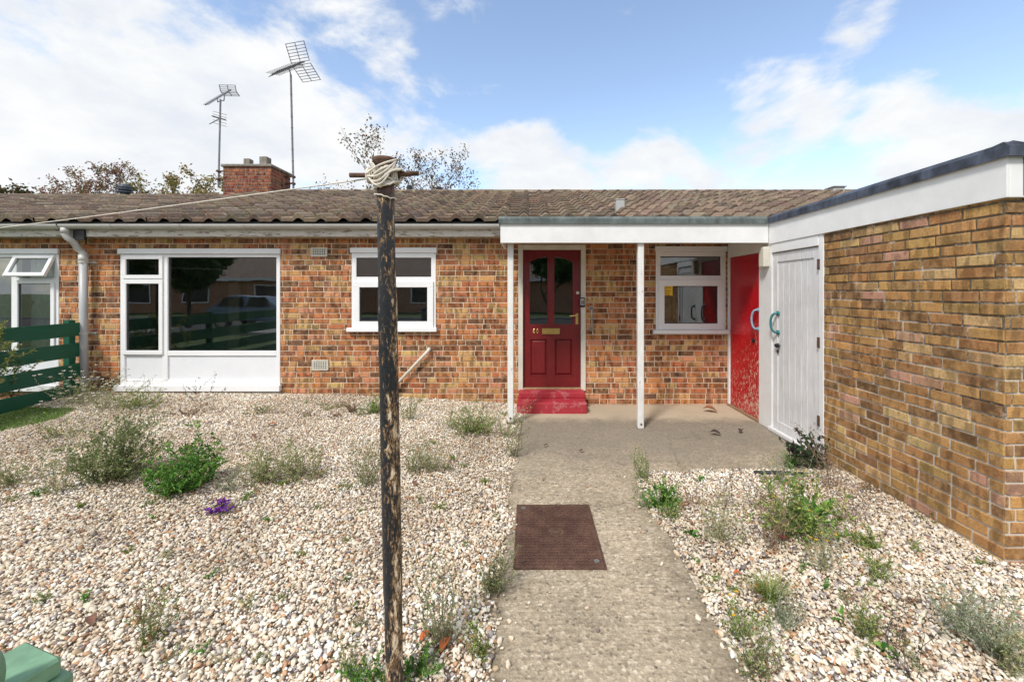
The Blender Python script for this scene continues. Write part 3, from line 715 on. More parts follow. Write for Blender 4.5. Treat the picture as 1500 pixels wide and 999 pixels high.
# inside of the rooms, enclosed
def rooms(parent,xs,y1=8.0):
    mb=MB()
    for a,b in zip(xs,xs[1:]):
        mb.quad((a,5.93,.05),(b,5.93,.05),(b,y1,.05),(a,y1,.05)); mb.quad((a,5.93,2.3),(a,y1,2.3),(b,y1,2.3),(b,5.93,2.3)); mb.quad((a,y1,.05),(b,y1,.05),(b,y1,2.3),(a,y1,2.3))
        mb.quad((a,5.93,.05),(a,y1,.05),(a,y1,2.3),(a,5.93,2.3))
    a=xs[-1]; mb.quad((a,5.93,.05),(a,y1,.05),(a,y1,2.3),(a,5.93,2.3))
    build(mb,'room_walls',M['room'],parent)
rooms(house,[XPARTY+.1,-3.0,-.9,1.2,SX-.05])
mb=MB(); mb.box(-5.25,7.2,.05,-5.05,7.4,2.29); build(mb,'inner_doorway',basic('inner_woodwork',(.45,.38,.27),.6),house)

# ================================================================== NEIGHBOUR
nb=empty('bungalow',(-10,YW,0),'neighbouring bungalow at the far left with open top sash and pale curtains','bungalow','row of terraced bungalows')
XM=lambda px: WX(263-px)     # mirrored layout of the picture window
nw=(XM(411),WZ(572),XM(176),WZ(364)); NX0=-15.5
mb=MB(); brick_panel(mb,(NX0,YW,0),(1,0,0),(0,-1,0),XPARTY-.002-NX0,-.06,2.37,[(nw[0]-NX0,nw[1],nw[2]-NX0,nw[3])],pal_house,12)
mb.cur=1; mb.quad((NX0,13.6,-.05),(NX0,YW,-.05),(NX0,YW,2.45),(NX0,13.6,2.45)); mb.add([(NX0,YW,2.45),(NX0,9.7,3.75),(NX0,13.6,2.45)],[(0,1,2)]); mb.quad((XPARTY,13.6,-.05),(NX0,13.6,-.05),(NX0,13.6,2.45),(XPARTY,13.6,2.45))
build(mb,'wall',[M['brick'],M['mortar']],nb)
nroof=build(tiled_roof(NX0-.3,XPARTY-.002,EY,EZ,RY,RZ-.10,15),'roof',M['tile'],nb); build(ridge_tiles(NX0-.3,XPARTY-.004,RY,RZ-.07,16),'ridge',M['tile'],nroof)
eaves(nb,NX0-.3,XPARTY-.02,None)
picture_window(nb,XM,True,True)
rooms(nb,[NX0+.1,-9.2,XPARTY-.1])
mb=MB()
for a,b,ph in ((-8.05,-7.30,0),(-7.20,-6.42,2)):
    n=40; vs=[]
    for i in range(n+1):
        x=a+(b-a)*i/n; y=5.955+.020*math.sin(i*1.25+ph); vs+= [(x,y,.25),(x,y,2.15)]
    mb.add(vs,[(2*i,2*i+2,2*i+3,2*i+1) for i in range(n)])
build(mb,'curtain',M['curtain'],nb,smooth=True)
mb=MB(); mb.tube([(-7.25,5.99,.8),(-7.27,5.98,1.1),(-7.24,5.98,1.45),(-7.25,5.99,1.6)],[.03,.10,.12,.03],8); build(mb,'curtain_tie',M['redflower'],nb,smooth=True)
mb=MB(); Y=9.6; x=WX(183,Y); mb.tube([(x,Y,3.6),(x,Y,WZ(276,Y))],.09,12); mb.tube([(x,Y,WZ(283,Y)),(x,Y,WZ(281,Y))],.15,14); mb.tube([(x,Y,WZ(279,Y)),(x,Y,WZ(276,Y))],.14,14); mb.tube([(x,Y,WZ(275,Y)),(x,Y,WZ(271,Y))],[.13,.09],14); build(mb,'roof_vent',basic('slate_blue_vent',(.05,.06,.08),.6),nroof)

# ================================================================== SHED
shed=empty('brick_shed',(4.2,4,0),'flat roofed yellow brown brick shed at the right with two painted doors','shed')
SY0=2.42; SYD=3.90; ZF0,ZF1,ZF2=2.135,2.365,2.455
mb=MB()
brick_panel(mb,(SX,SYD,0),(0,-1,0),(-1,0,0),SYD-SY0,-.05,ZF0+.02,[],pal_shed,31,headers=.08,soft=.002)
brick_panel(mb,(SX,SY0,0),(1,0,0),(0,-1,0),3.4,-.05,ZF0+.02,[],pal_shed,32,off=-.1,headers=.08,soft=.002)
mb.cur=1; mb.quad((SX+3.4,SY0,-.05),(SX+3.4,YW,-.05),(SX+3.4,YW,2.2),(SX+3.4,SY0,2.2))
mb.quad((SX,SYD,-.05),(SX+.11,SYD,-.05),(SX+.11,SYD,2.2),(SX,SYD,2.2))
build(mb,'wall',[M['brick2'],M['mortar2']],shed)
mb=MB(); fx=SX-.025; mb.box(fx,SY0-.03,ZF0,fx+.022,4.76,ZF1+.03); mb.box(fx+.022,SY0-.03,ZF0,SX+3.5,SY0-.008,ZF1+.03); build(mb,'fascia',M['white_paint'],shed,bevel=.002)
mb=MB(); mb.box(WX(1490,SY0),SY0-.033,ZF0+.01,WX(1491,SY0),SY0-.0301,ZF1); build(mb,'fascia_joint',M['black'],shed)
mb=MB()   # felt upstand, edge then sheet
rr=random.Random(4); yy=SY0-.055
prof=lambda x,sgn: [(x,ZF1+.001),(x,ZF2-.03),(x+sgn*.03,ZF2),(x+sgn*.16,ZF2-.02),(x+sgn*.16,ZF1+.03)]
while yy<4.70:
    y2=min(yy+rr.uniform(.8,1.0),4.735); mb.prism(prof(fx-.022-rr.uniform(0,.004),1),yy,y2,'y'); yy=y2+.001
xx=fx-.02
while xx<SX+3.4: mb.prism(prof(SY0-.055-rr.uniform(0,.004),1),xx,xx+.93,'x'); xx+=.931
mb.box(fx+.1,SY0+.08,ZF2-.05,SX+3.5,YW,ZF2-.03)
build(mb,'roof',M['felt2'],shed)
# door frames in the side of the shed (plane x = SX)
def sb(mb,y0,y1,z0,z1,x0=SX-.012,x1=SX+.09): mb.box(x0,y0,z0,x1,y1,z1)
mb=MB(); yp1,yp0=F*SX/(1113-VX),F*SX/(1132-VX)        # middle post between the doors
sb(mb,yp0,yp1,0,ZF0+.2); sb(mb,SYD,SYD+.065,-.02,ZF0-.001); sb(mb,SYD+.065,yp0,2.03,ZF0-.001,SX-.016); sb(mb,yp1,5.78,2.06,2.30); sb(mb,5.735,5.785,0,2.06)
sb(mb,SYD+.05,yp0,.0,.03,SX-.005)
build(mb,'door_frame',M['white_paint'],shed,bevel=.004)
# white boarded door
mb=MB(); ya,yb=SYD+.072,yp0-.006; za,zb=.035,2.02
sbw=lambda y0,y1,z0,z1,x0: mb.box(x0,y0,z0,SX+.05,y1,z1)
n=6; bw=(yb-ya-.16)/n
for i in range(n): sbw(ya+.08+i*bw+.0025,ya+.08+(i+1)*bw-.0025,za+.10,zb-.10,SX+.012)
mb.box(SX+.02,ya+.07,za+.09,SX+.045,yb-.07,zb-.09)
sbw(ya,ya+.08,za,zb,SX+.002); sbw(yb-.08,yb,za,zb,SX+.002); sbw(ya+.08,yb-.08,zb-.10,zb,SX+.002); sbw(ya+.08,yb-.08,za,za+.10,SX+.002)
wd=build(mb,'door',M['whitedoor'],shed,bevel=.002); wd['label']='weathered white boarded door'
mb=MB(); mb.box(SX-.05,SYD+.07,.0,SX-.004,yp0+.02,.05); build(mb,'weather_bar',M['whitedoor'],wd,bevel=.01)
def arc_handle(y,z0,z1,mat,parent,dy):
    mb=MB(); n=12; pts=[(SX+.0,y,z1)]
    for i in range(n+1):
        a=i/n*PI; pts.append((SX-.012-.05*math.sin(a)**.6 if 0<i<n else SX-.012, y+dy*math.sin(a), z1+(z0-z1)*(1-math.cos(a))/2))
    pts.append((SX+.0,y,z0)); mb.tube(pts,.0125,8)
    for z in (z0,z1): mb.tube([(SX+.003,y,z),(SX-.006,y,z)],.027,12)
    return build(mb,'door_handle',M[mat],parent,smooth=True)
yh=4.63; S1=F/yh; arc_handle(yh,WZ(487,yh),WZ(459,yh),'teal',wd,.035)
mb=MB(); zz=WZ(506,yh); mb.tube([(SX,yh,zz),(SX-.03,yh,zz),(SX-.032,yh,zz)],[.026,.02,.012],12); mb.tube([(SX,yh-.03,zz),(SX-.02,yh-.03,zz)],.012,8); mb.box(SX-.01,yh-.01,zz-.085,SX+.002,yh+.01,zz-.05); build(mb,'door_lock',M['black'],wd)
for zz in (1.80,1.05,.30):
    mb=MB(); mb.tube([(SX-.014,SYD+.07,zz),(SX-.014,SYD+.07,zz+.10)],.008,8); mb.box(SX-.018,SYD+.045,zz,SX-.0121,SYD+.068,zz+.1); build(mb,'hinge',M['rust'],wd)
# red door
mb=MB(); mb.box(SX+.004,yp1+.004,.035,SX+.045,5.732,2.055); rd=build(mb,'door',M['reddoor'],shed,bevel=.003); rd['label']='glossy red door with flaking paint at the bottom'
yh=5.03; arc_handle(yh,WZ(482,yh),WZ(454,yh),'blue_metal',rd,.035)
mb=MB(); mb.tube([(SX+.004,5.13,WZ(499,5.13)),(SX-.012,5.13,WZ(499,5.13))],.028,12); mb.tube([(SX-.012,5.13,WZ(499,5.13)),(SX-.02,5.13,WZ(499,5.13))],.012,8); build(mb,'door_lock',M['black'],rd)
mb=MB(); mb.box(SX-.02,yp1,-.01,SX+.02,5.78,.032); build(mb,'threshold',basic('worn_timber',(.28,.17,.10),.8,.3,14,stretch=(1,.3,3)),shed,bevel=.006)
# small bulkhead light on the post
mb=MB(); yl=4.80; mb.box(SX-.085,yl-.035,WZ(391,4.8),SX-.012,yl+.07,WZ(362,4.8)); bl=build(mb,'bulkhead_box',M['offwhite'],shed,bevel=.01,seg=2)

# ================================================================== PORCH CANOPY
can=empty('porch_canopy',(1.2,4.76,2.1),'flat porch canopy with white fascia and grey felt edge over the front door','canopy')
mb=MB(); xa=WX(733,4.76); mb.box(xa,4.765,2.150,fx-.001,4.79,2.372); mb.box(xa,4.79,2.150,xa+.025,5.52,2.372); build(mb,'fascia',M['white_paint'],can,bevel=.002)
mb=MB(); rr=random.Random(5); xx=xa-.02
while xx<fx-.03: 
    x2=min(xx+rr.uniform(.8,1.1),fx-.024); mb.prism(prof(4.745-rr.uniform(0,.004),1),xx,x2,'x'); xx=x2+.001
mb.prism(prof(xa-.018,1),4.80,5.52,'y'); mb.box(xa+.1,4.87,2.40,SX+.05,5.56,2.425); build(mb,'roofing',M['felt'],can)
mb=MB(); mb.box(xa+.026,4.795,2.30,SX-.03,5.79,2.312); build(mb,'ceiling',M['cream_paint'],can)
for px,Y,w,z0 in ((748,4.93,.070,.03),(938,4.83,.070,-.01)):
    x=WX(px,Y); mb=MB(); mb.box(x-w/2,Y-w/2,z0,x+w/2,Y+w/2,2.298 if Y>4.85 else 2.30); p=build(mb,'post',M['post_paint'],can,bevel=.006)
    mb=MB(); mb.box(x-w/2-.006,Y-w/2-.006,z0-.01,x+w/2+.006,Y+w/2+.006,z0+.012); mb.tube([(x,Y-w/2-.001,z0+.06),(x,Y-w/2-.007,z0+.06)],.012,8); build(mb,'post_shoe',M['rust'],p)

# ================================================================== MANHOLE
mx0,mx1,my0,my1=WX(757,3.07),WX(863,3.07),2.36,3.07; mb=MB()
mb.box(mx0+.012,my0+.012,-.03,mx1-.012,my1-.012,.007)
cxm,cym=(mx0+mx1)/2,(my0+my1)/2
nx,ny=18,24
for i in range(nx):
    for j in range(ny):
        x=mx0+.024+(mx1-mx0-.048)*(i+.5)/nx; y=my0+.024+(my1-my0-.048)*(j+.5)/ny
        if ((x-cxm)/.055)**2+((y-cym)/.055)**2<1: continue
        if (i%2)==(j%2): mb.box(x-.0125,y-.005,.007,x+.0125,y+.005,.0125)
        else: mb.box(x-.005,y-.0125,.007,x+.005,y+.0125,.0125)
hub=MB(); hub.tube([(cxm,cym,.006),(cxm,cym,.0125)],.052,28); hub.tube([(cxm,cym,.0125),(cxm,cym,.0155)],.03,24)
man=empty('manhole_cover',(cxm,cym,0),'rusty brown square manhole cover set in the concrete path','manhole cover')
cv=build(mb,'cover',M['manhole'],man); build(hub,'centre_boss',M['rust'],cv)
mb=MB(); frame_rect_z=lambda x0,y0,x1,y1,t,z0,z1:(mb.box(x0,y0,z0,x1,y0+t,z1),mb.box(x0,y1-t,z0,x1,y1,z1),mb.box(x0,y0+t,z0,x0+t,y1-t,z1),mb.box(x1-t,y0+t,z0,x1,y1-t,z1))
frame_rect_z(mx0,my0,mx1,my1,.010,-.03,.008); build(mb,'frame',M['rust'],man)
for sx in (0,1):
    for sy in (0,1):
        x=mx0+.05 if sx==0 else mx1-.05; y=my0+.06 if sy==0 else my1-.06
        mb=MB(); mb.tube([(x,y,.0072),(x,y,.0145)],.016,12); build(mb,'key_hole',M['chrome'] if (sx+sy)%2 else M['rust'],man)

# ================================================================== CLOTHES POST + LINE
PY=1.62
def pole_x(z): return -.566+(2.11-z)/2.11*.04
def clothes_post(x0,y0,lean,label,group='clothes line posts'):
    t=empty('clothes_post',(x0+lean,y0,0),label,'clothes post',group)
    f=lambda z: x0+(2.11-z)/2.11*lean
    mb=MB(); zs=[0-.05]+[i*.06 for i in range(1,34)]+[2.06]
    rr=random.Random(2); mb.tube([(f(z),y0,z) for z in zs],[.0335+(.003 if .4<z<1.6 else 0)+rr.uniform(-.0006,.0006) for z in zs],28); build(mb,'pole',M['pole'],t,smooth=True)
    mb=MB(); mb.tube([(f(2.05),y0,2.055),(f(2.08),y0,2.085),(f(2.1),y0,2.095),(f(2.11),y0,2.108),(f(2.11),y0,2.104),(f(2.11),y0,2.07)],[.034,.036,.046,.047,.038,.034],28); build(mb,'pole_cap',M['rust'],t,smooth=True)
    zc=WZ(256,PY); mb=MB(); mb.tube([(f(2)-.137,y0-.005,zc-.004),(f(2)-.05,y0,zc-.003),(f(2)+.13,y0+.002,zc+.005)],.0095,12); build(mb,'crossbar',M['rust'],t,smooth=True)
    return t
clothes_post(-.566,PY,.04,'tall black clothes post with flaking paint standing in the foreground gravel')
clothes_post(-6.85,3.98,.0,'far clothes post outside the left edge holding the other end of the line')
rp=MB(); rr=random.Random(12); zc=WZ(256,PY); pc=Vector((-.564,PY,zc))
def loop(rad,cz,tilt,az,n=36,r=.0037,wob=.003,a0=0,a1=360,dx=0):
    pts=[]
    for i in range(n+1):
        a=R(a0+(a1-a0)*i/n); x=rad*math.cos(a); y=rad*math.sin(a); z=x*math.tan(tilt)+y*math.tan(az)
        pts.append((pc.x+x+dx+rr.uniform(-wob,wob)*.4,pc.y+y+rr.uniform(-wob,wob)*.3,pc.z+cz+z+rr.uniform(-wob,wob)))
    rp.tube(pts,r,8)
for k in range(6): loop(.041+.0022*k,.004-.006*k,R(27+2*k),R(-12),dx=.004*k)          # coils rising to the right
for k in range(4): loop(.040+.003*k,-.030-.0042*k,R(10+2*k),R(14),dx=-.002+.003*k)     # drooping coils at the bottom
for k in range(5): loop(.041+.002*k,-.004+.004*k,R(-24-4*k),R(8),dx=-.006)            # crossing the other way
loop(.0395,-.088,R(-12),R(4),r=.0026)                                               # a single turn lower down
# turns round the crossbar either side
for sx,cnt in ((-.052,5),(.046,5)):
    for k in range(cnt):
        x=pc.x+sx+(k-cnt/2)*.0048*(1); pts=[(x+rr.uniform(-.002,.002)+.004*math.cos(a_*2*PI/14),pc.y+(.017+.006*math.sin(k))*math.cos(a_*2*PI/14)-.004,pc.z-.006+(.026+.004*math.sin(k*2))*math.sin(a_*2*PI/14)) for a_ in range(15)]
        rp.tube(pts,.0036,8)
# slack bights over the front
for k in range(5):
    s=-1; x0_,x1_=pc.x-.06+.004*k,pc.x+.055-.002*k; zz0=.012-.006*k; pts=[]
    for i in range(13):
        u=i/12; pts.append((x0_+(x1_-x0_)*u,pc.y-.036-.022*math.sin(u*PI),pc.z+zz0-.02+.055*u-.030*math.sin(u*PI)*(k%3)))
    rp.tube(pts,.0040,8)
# the long line sagging to the other post
A=Vector((pc.x-.055,PY-.01,pc.z-.018)); B=Vector((-6.83,3.97,2.03)); pts=[]
for i in range(41):
    u=i/40; p=A.lerp(B,u); p.z-=.028*math.sin(PI*u); pts.append(tuple(p))
rp.tube(pts,.0027,6)
tag(build(rp,'clothes_line',M['rope'],smooth=True),'pale clothes line coiled round the post head and running off to the left','clothes line')

# ================================================================== GREEN GATE CORNER
gp=empty('gate_post',(-1.19,.88,0),'faded green timber gate post in the lower left corner of the view','gate post')
Yg=.9
def gpt(px,py,Y=Yg): return P(px,py,Y)
zt=WZ(960,Yg); tx,tyy=-1.075,.845
rot=Matrix.Rotation(R(-18),4,'Z')
def rbox(mb,x0,y0,z0,x1,y1,z1,c):
    n=len(mb.v); mb.box(x0,y0,z0,x1,y1,z1)
    for i in range(n,len(mb.v)):
        v=rot@Vector((mb.v[i][0],mb.v[i][1],0)); mb.v[i]=(v.x+c[0],v.y+c[1],mb.v[i][2])
mb=MB(); rbox(mb,-.05,-.05,-.05,.05,.05,zt-.06,(tx,tyy)); build(mb,'post',M['gatepaint'],gp,bevel=.005)
mb=MB(); rbox(mb,-.085,-.075,zt-.075,.072,.075,zt-.028,(tx,tyy)); rbox(mb,-.075,-.062,zt-.028,.058,.062,zt+.012,(tx,tyy)); build(mb,'post_cap',M['gatepaint'],gp,bevel=.006)
mb=MB(); n=10; c=Vector((-1.046,.79,.880))
mb.tube([(c.x,c.y,c.z-.03+.06*math.sin(a)+0) for a in [(-PI/2+PI*i/n) for i in range(n+1)]],[max(.029*math.cos(-PI/2+PI*i/n),.001) for i in range(n+1)],16)
mb.tube([(c.x,c.y,-.05),(c.x,c.y,c.z-.02)],.018,12); build(mb,'finial',M['gatepaint'],gp,smooth=True)

# ================================================================== FENCE
fe=empty('board_fence',(-6.18,4,0),'dark green fence of four wide horizontal boards beside the downpipe','fence')
for z0,z1 in ((.985,1.165),(.70,.89),(.415,.61),(.165,.335)):
    mb=MB(); n=24; vs=[]; y0,y1=1.2,5.66
    for i in range(n+1):
        y=y0+(y1-y0)*i/n; w=.008*math.sin(y*1.9+z0*9); dzz=-.012*math.sin((y-y0)/(y1-y0)*PI)
        vs+=[(-6.18+w,y,z0+dzz),(-6.158+w,y,z0+dzz),(-6.158+w,y,z1+dzz),(-6.18+w,y,z1+dzz)]
    fs=[(i*4+j,i*4+(j+1)%4,i*4+4+(j+1)%4,i*4+4+j) for i in range(n) for j in range(4)]+[(3,2,1,0),(n*4,n*4+1,n*4+2,n*4+3)]
    mb.add(vs,fs); build(mb,'board',M['fence'],fe)
for y in (5.60,3.6,1.3):
    mb=MB(); mb.box(-6.275,y-.04,-.05,-6.192,y+.04,1.2); build(mb,'post',M['fence'],fe,bevel=.004)

# ================================================================== AERIALS
def aerial_right():
    t=empty('tv_aerial',(WX(429,9.75),9.75,3.9),'taller television aerial with wide mesh reflector on the right of the chimney','aerial','television aerials on the chimney')
    Y=9.75; x=WX(430,Y); mb=MB(); mb.tube([(x,Y,3.92),(WX(426,Y),Y,WZ(110,Y))],.022,10)
    for i in range(8): z=4.4+i*.26; mb.tube([(WX(430-4*(z-3.9)/2.8,Y),Y,z),(WX(430-4*(z-3.9)/2.8,Y),Y,z+.02)],.026,8)
    build(mb,'mast',M['mast'],t)
    mb=MB()
    for z in (4.12,4.28): mb.box(CX1+.012,Y-.03,z,x+.04,Y+.02,z+.03); mb.tube([(x,Y-.04,z+.01),(x,Y+.04,z+.01)],.03,8)
    build(mb,'bracket',M['rust'],t)
    D=lambda px,py,dy=0: Vector(P(px,py,Y+dy))
    a,b=D(399,109,-.55),D(446,91,.35); mb=MB(); mb.tube([a,b],.016,8); mb.tube([D(426,110),D(424,103,-.05),D(421,100,-.1)],.014,8)
    ax=(b-a).normalized(); side=ax.cross(Vector((0,0,1))).normalized(); up=side.cross(ax).normalized(); build(mb,'boom',M['mast'],t)
    mb=MB()
    for i in range(15):
        p=a+(b-a)*(i/14*.78+.02)
        for sg in (1,-1): mb.tube([p,p+(side*.16+up*.05*sg)],.0065,5); mb.tube([p,p-(side*.16-up*.05*sg)],.0065,5)
    build(mb,'element',M['mast'],t)
    mb=MB(); c=a+(b-a)*.88
    for sg in (1,-1):
        tip=c+ax*.10+up*.42*sg; base=c+up*.03*sg
        for s in (-.26,0,.26): mb.tube([base+side*s,tip+side*s],.009,5)
        for k in range(7): p=base.lerp(tip,k/6); mb.tube([p-side*.27,p+side*.27],.0075,5)
    build(mb,'reflector',M['mast'],t)
def aerial_left():
    Y=9.5; xb=WX(320,Y); t=empty('tv_aerial',(xb,Y,3.9),'shorter television aerial with crossed lower rods on the left of the chimney','aerial','television aerials on the chimney')
    mb=MB(); mb.tube([(xb,Y,WZ(275,Y)),(WX(323,Y),Y,WZ(146,Y))],.020,10); build(mb,'mast',M['mast'],t)
    mb=MB()
    for py in (252,264): z=WZ(py,Y); mb.box(xb-.05,Y-.02,z,CX0-.012,Y+.02,z+.025); mb.tube([(xb,Y-.04,z+.01),(xb,Y+.04,z+.01)],.03,8)
    build(mb,'bracket',M['rust'],t)
    D=lambda px,py,dy=0: Vector(P(px,py,Y+dy))
    a,b=D(301,154,-.5),D(338,132,.3); mb=MB(); mb.tube([a,b],.015,8)
    mb.tube([D(323,148),D(319,150),D(318,143)],.012,8); mb.tube([D(323,148),D(328,148),D(329,139)],.012,8)
    ax=(b-a).normalized(); side=ax.cross(Vector((0,0,1))).normalized(); up=side.cross(ax).normalized()
    mb.tube([D(310,170,-.1),D(331,176,.1)],.013,6); mb.tube([D(307,182,.2),D(322,174,-.1)],.010,6); build(mb,'boom',M['mast'],t)
    mb=MB()
    for i in range(14): p=a+(b-a)*(.02+i/13*.7); mb.tube([p-side*.07,p+side*.07],.005,5)
    for i in range(5):
        p=D(322,166+i*4.2); mb.tube([p-Vector((.20,-.06,-.07)),p+Vector((.20,-.06,-.07))],.006,5)
    build(mb,'element',M['mast'],t)
    mb=MB(); c=a+(b-a)*.9
    for sg in (1,-1):
        tip=c+ax*.05+up*.12*sg
        for s in (-.18,0,.18): mb.tube([c+side*s,tip+side*s],.009,5)
        for k in range(4): p=c.lerp(tip,k/3); mb.tube([p-side*.19,p+side*.19],.008,5)
    build(mb,'reflector',M['mast'],t)
aerial_right(); aerial_left()

# ================================================================== TREES
def leaf(mb,p,dr_,ln,wd,col,rnd,fold=.25):
    d_=dr_.normalized(); s=d_.cross(Vector((rnd.uniform(-1,1),rnd.uniform(-1,1),rnd.uniform(-.3,1.4))))
    if s.length<1e-4: s=d_.orthogonal()
    s.normalize(); n=s.cross(d_); mid=p+d_*ln*.45
    a=mid+s*wd/2+n*wd*fold; b=mid-s*wd/2+n*wd*fold; tp=p+d_*ln-n*ln*.12
    mb.add([tuple(p),tuple(a),tuple(tp),tuple(b)],[(0,1,2),(0,2,3)],None,col)
def rv(rnd): 
    while True:
        v=Vector((rnd.uniform(-1,1),rnd.uniform(-1,1),rnd.uniform(-1,1)))
        if .05<v.length<1: return v.normalized()
def tree(x,y,h,spread,cols,label,seed,nleaf=60,ls=.10,bare=0.,levels=5,trunk=.12,flat=.0):
    rnd=random.Random(seed); t=empty('tree',(x,y,0),label,'tree','trees behind the bungalows' if y>0 else None)
    wood=MB(); lv=MB()
    def branch(p,d_,ln,r,lev):
        n=3 if lev>1 else 4; pts=[p]; q=p.copy(); dd=d_.copy()
        for i in range(n):
            dd=(dd+rv(rnd)*.28+Vector((0,0,.10))).normalized(); q=q+dd*ln/n; pts.append(q.copy())
        wood.tube(pts,[r*(1-.45*i/n) for i in range(n+1)],6 if lev>2 else 4,cap=False)
        if lev<=2:
            for p_ in pts[1:]:
                if rnd.random()<bare: continue
                for _ in range(nleaf//6):
                    c=jit(rnd.choice(cols),rnd,.25); off=rv(rnd)*rnd.uniform(.02,ls*2.4); leaf(lv,p_+off,rv(rnd)+Vector((0,0,-.3)),ls*rnd.uniform(.7,1.3),ls*.6,c,rnd)
        if lev>0:
            k=3 if lev>2 else rnd.choice((2,3))
            for j in range(k):
                nd=(dd*.75+Vector((rv(rnd).x*1.0*spread,rv(rnd).y*1.0*spread,rnd.uniform(-.1,.55)-flat))).normalized()
                branch(pts[-1 if j<2 else -2],nd,ln*rnd.uniform(.62,.82),r*.55,lev-1)
    branch(Vector((x,y,-.05)),Vector((rnd.uniform(-.08,.08),0,1)),h*.42,trunk,levels)
    # scale to the wanted height
    zmax=max(v[2] for v in (lv.v or wood.v)); k=h/zmax
    for m_ in (wood,lv): m_.v=[(x+(v[0]-x)*k,y+(v[1]-y)*k,v[2]*k) for v in m_.v]
    build(wood,'trunk',M['bark'],t)
    if lv.v: build(lv,'crown',M['leaf'],t)
def tz(py,Y): return WZ(py,Y)
tree(WX(5,18),18,tz(262,18),.9,[(.10,.09,.03),(.06,.08,.025),(.16,.09,.04)],'dark green brown tree crown over the roof at the far left',41,150,.15)
tree(WX(92,19),19,tz(268,19),1.1,[(.42,.15,.07),(.30,.14,.06),(.18,.17,.06)],'small reddish tree between the two left crowns',42,90,.12,.15)
tree(WX(190,17),17,tz(246,17),1.5,[(.30,.11,.10),(.22,.11,.10),(.28,.19,.08),(.19,.18,.06)],'purple brown tree behind the neighbour roof vent',43,75,.11,.2)
tree(WX(265,17.5),17.5,tz(245,17.5),1.6,[(.40,.32,.10),(.24,.24,.08),(.34,.18,.08),(.18,.20,.07)],'yellow green tree beside the chimney',44,75,.11,.2)
tree(WX(622,15),15,tz(222,15),.85,[(.17,.13,.07),(.12,.13,.06),(.22,.11,.07)],'sparse twiggy tree standing behind the clothes post',45,34,.10,.3,5,.08)
tree(WX(490,16),16,tz(258,16),1.5,[(.26,.10,.08),(.18,.13,.08)],'low thin reddish tree between chimney and clothes post',46,30,.09,.35,5,.07)

# ================================================================== WEEDS AND PLANTS
G={'shade':[(.17,.24,.07),(.26,.31,.12),(.10,.16,.04),(.38,.38,.21)],
   'lime':[(.28,.30,.09),(.18,.24,.07),(.36,.32,.12),(.11,.17,.05)],
   'grey':[(.30,.35,.14),(.23,.29,.10),(.42,.42,.23),(.14,.19,.06),(.48,.43,.25)],
   'pale':[(.40,.40,.20),(.30,.35,.15),(.48,.43,.25),(.20,.27,.09)],
   'green':[(.085,.23,.03),(.15,.33,.05),(.05,.15,.025),(.24,.38,.08)],
   'mid':[(.20,.31,.06),(.11,.20,.04),(.34,.41,.11),(.40,.36,.16)],
   'dark':[(.035,.075,.03),(.05,.10,.035),(.07,.06,.06)],
   'dry':[(.30,.20,.11),(.22,.15,.09),(.36,.27,.16),(.17,.10,.07)],
   'sage':[(.30,.35,.22),(.24,.29,.18),(.38,.41,.28)]}
SC_={'shade':(.16,.16,.08),'lime':(.16,.13,.07),'grey':(.15,.14,.08),'pale':(.26,.24,.14),'green':(.10,.16,.05),'mid':(.10,.13,.05),'dark':(.06,.05,.04),'dry':(.22,.15,.10),'sage':(.25,.25,.16)}
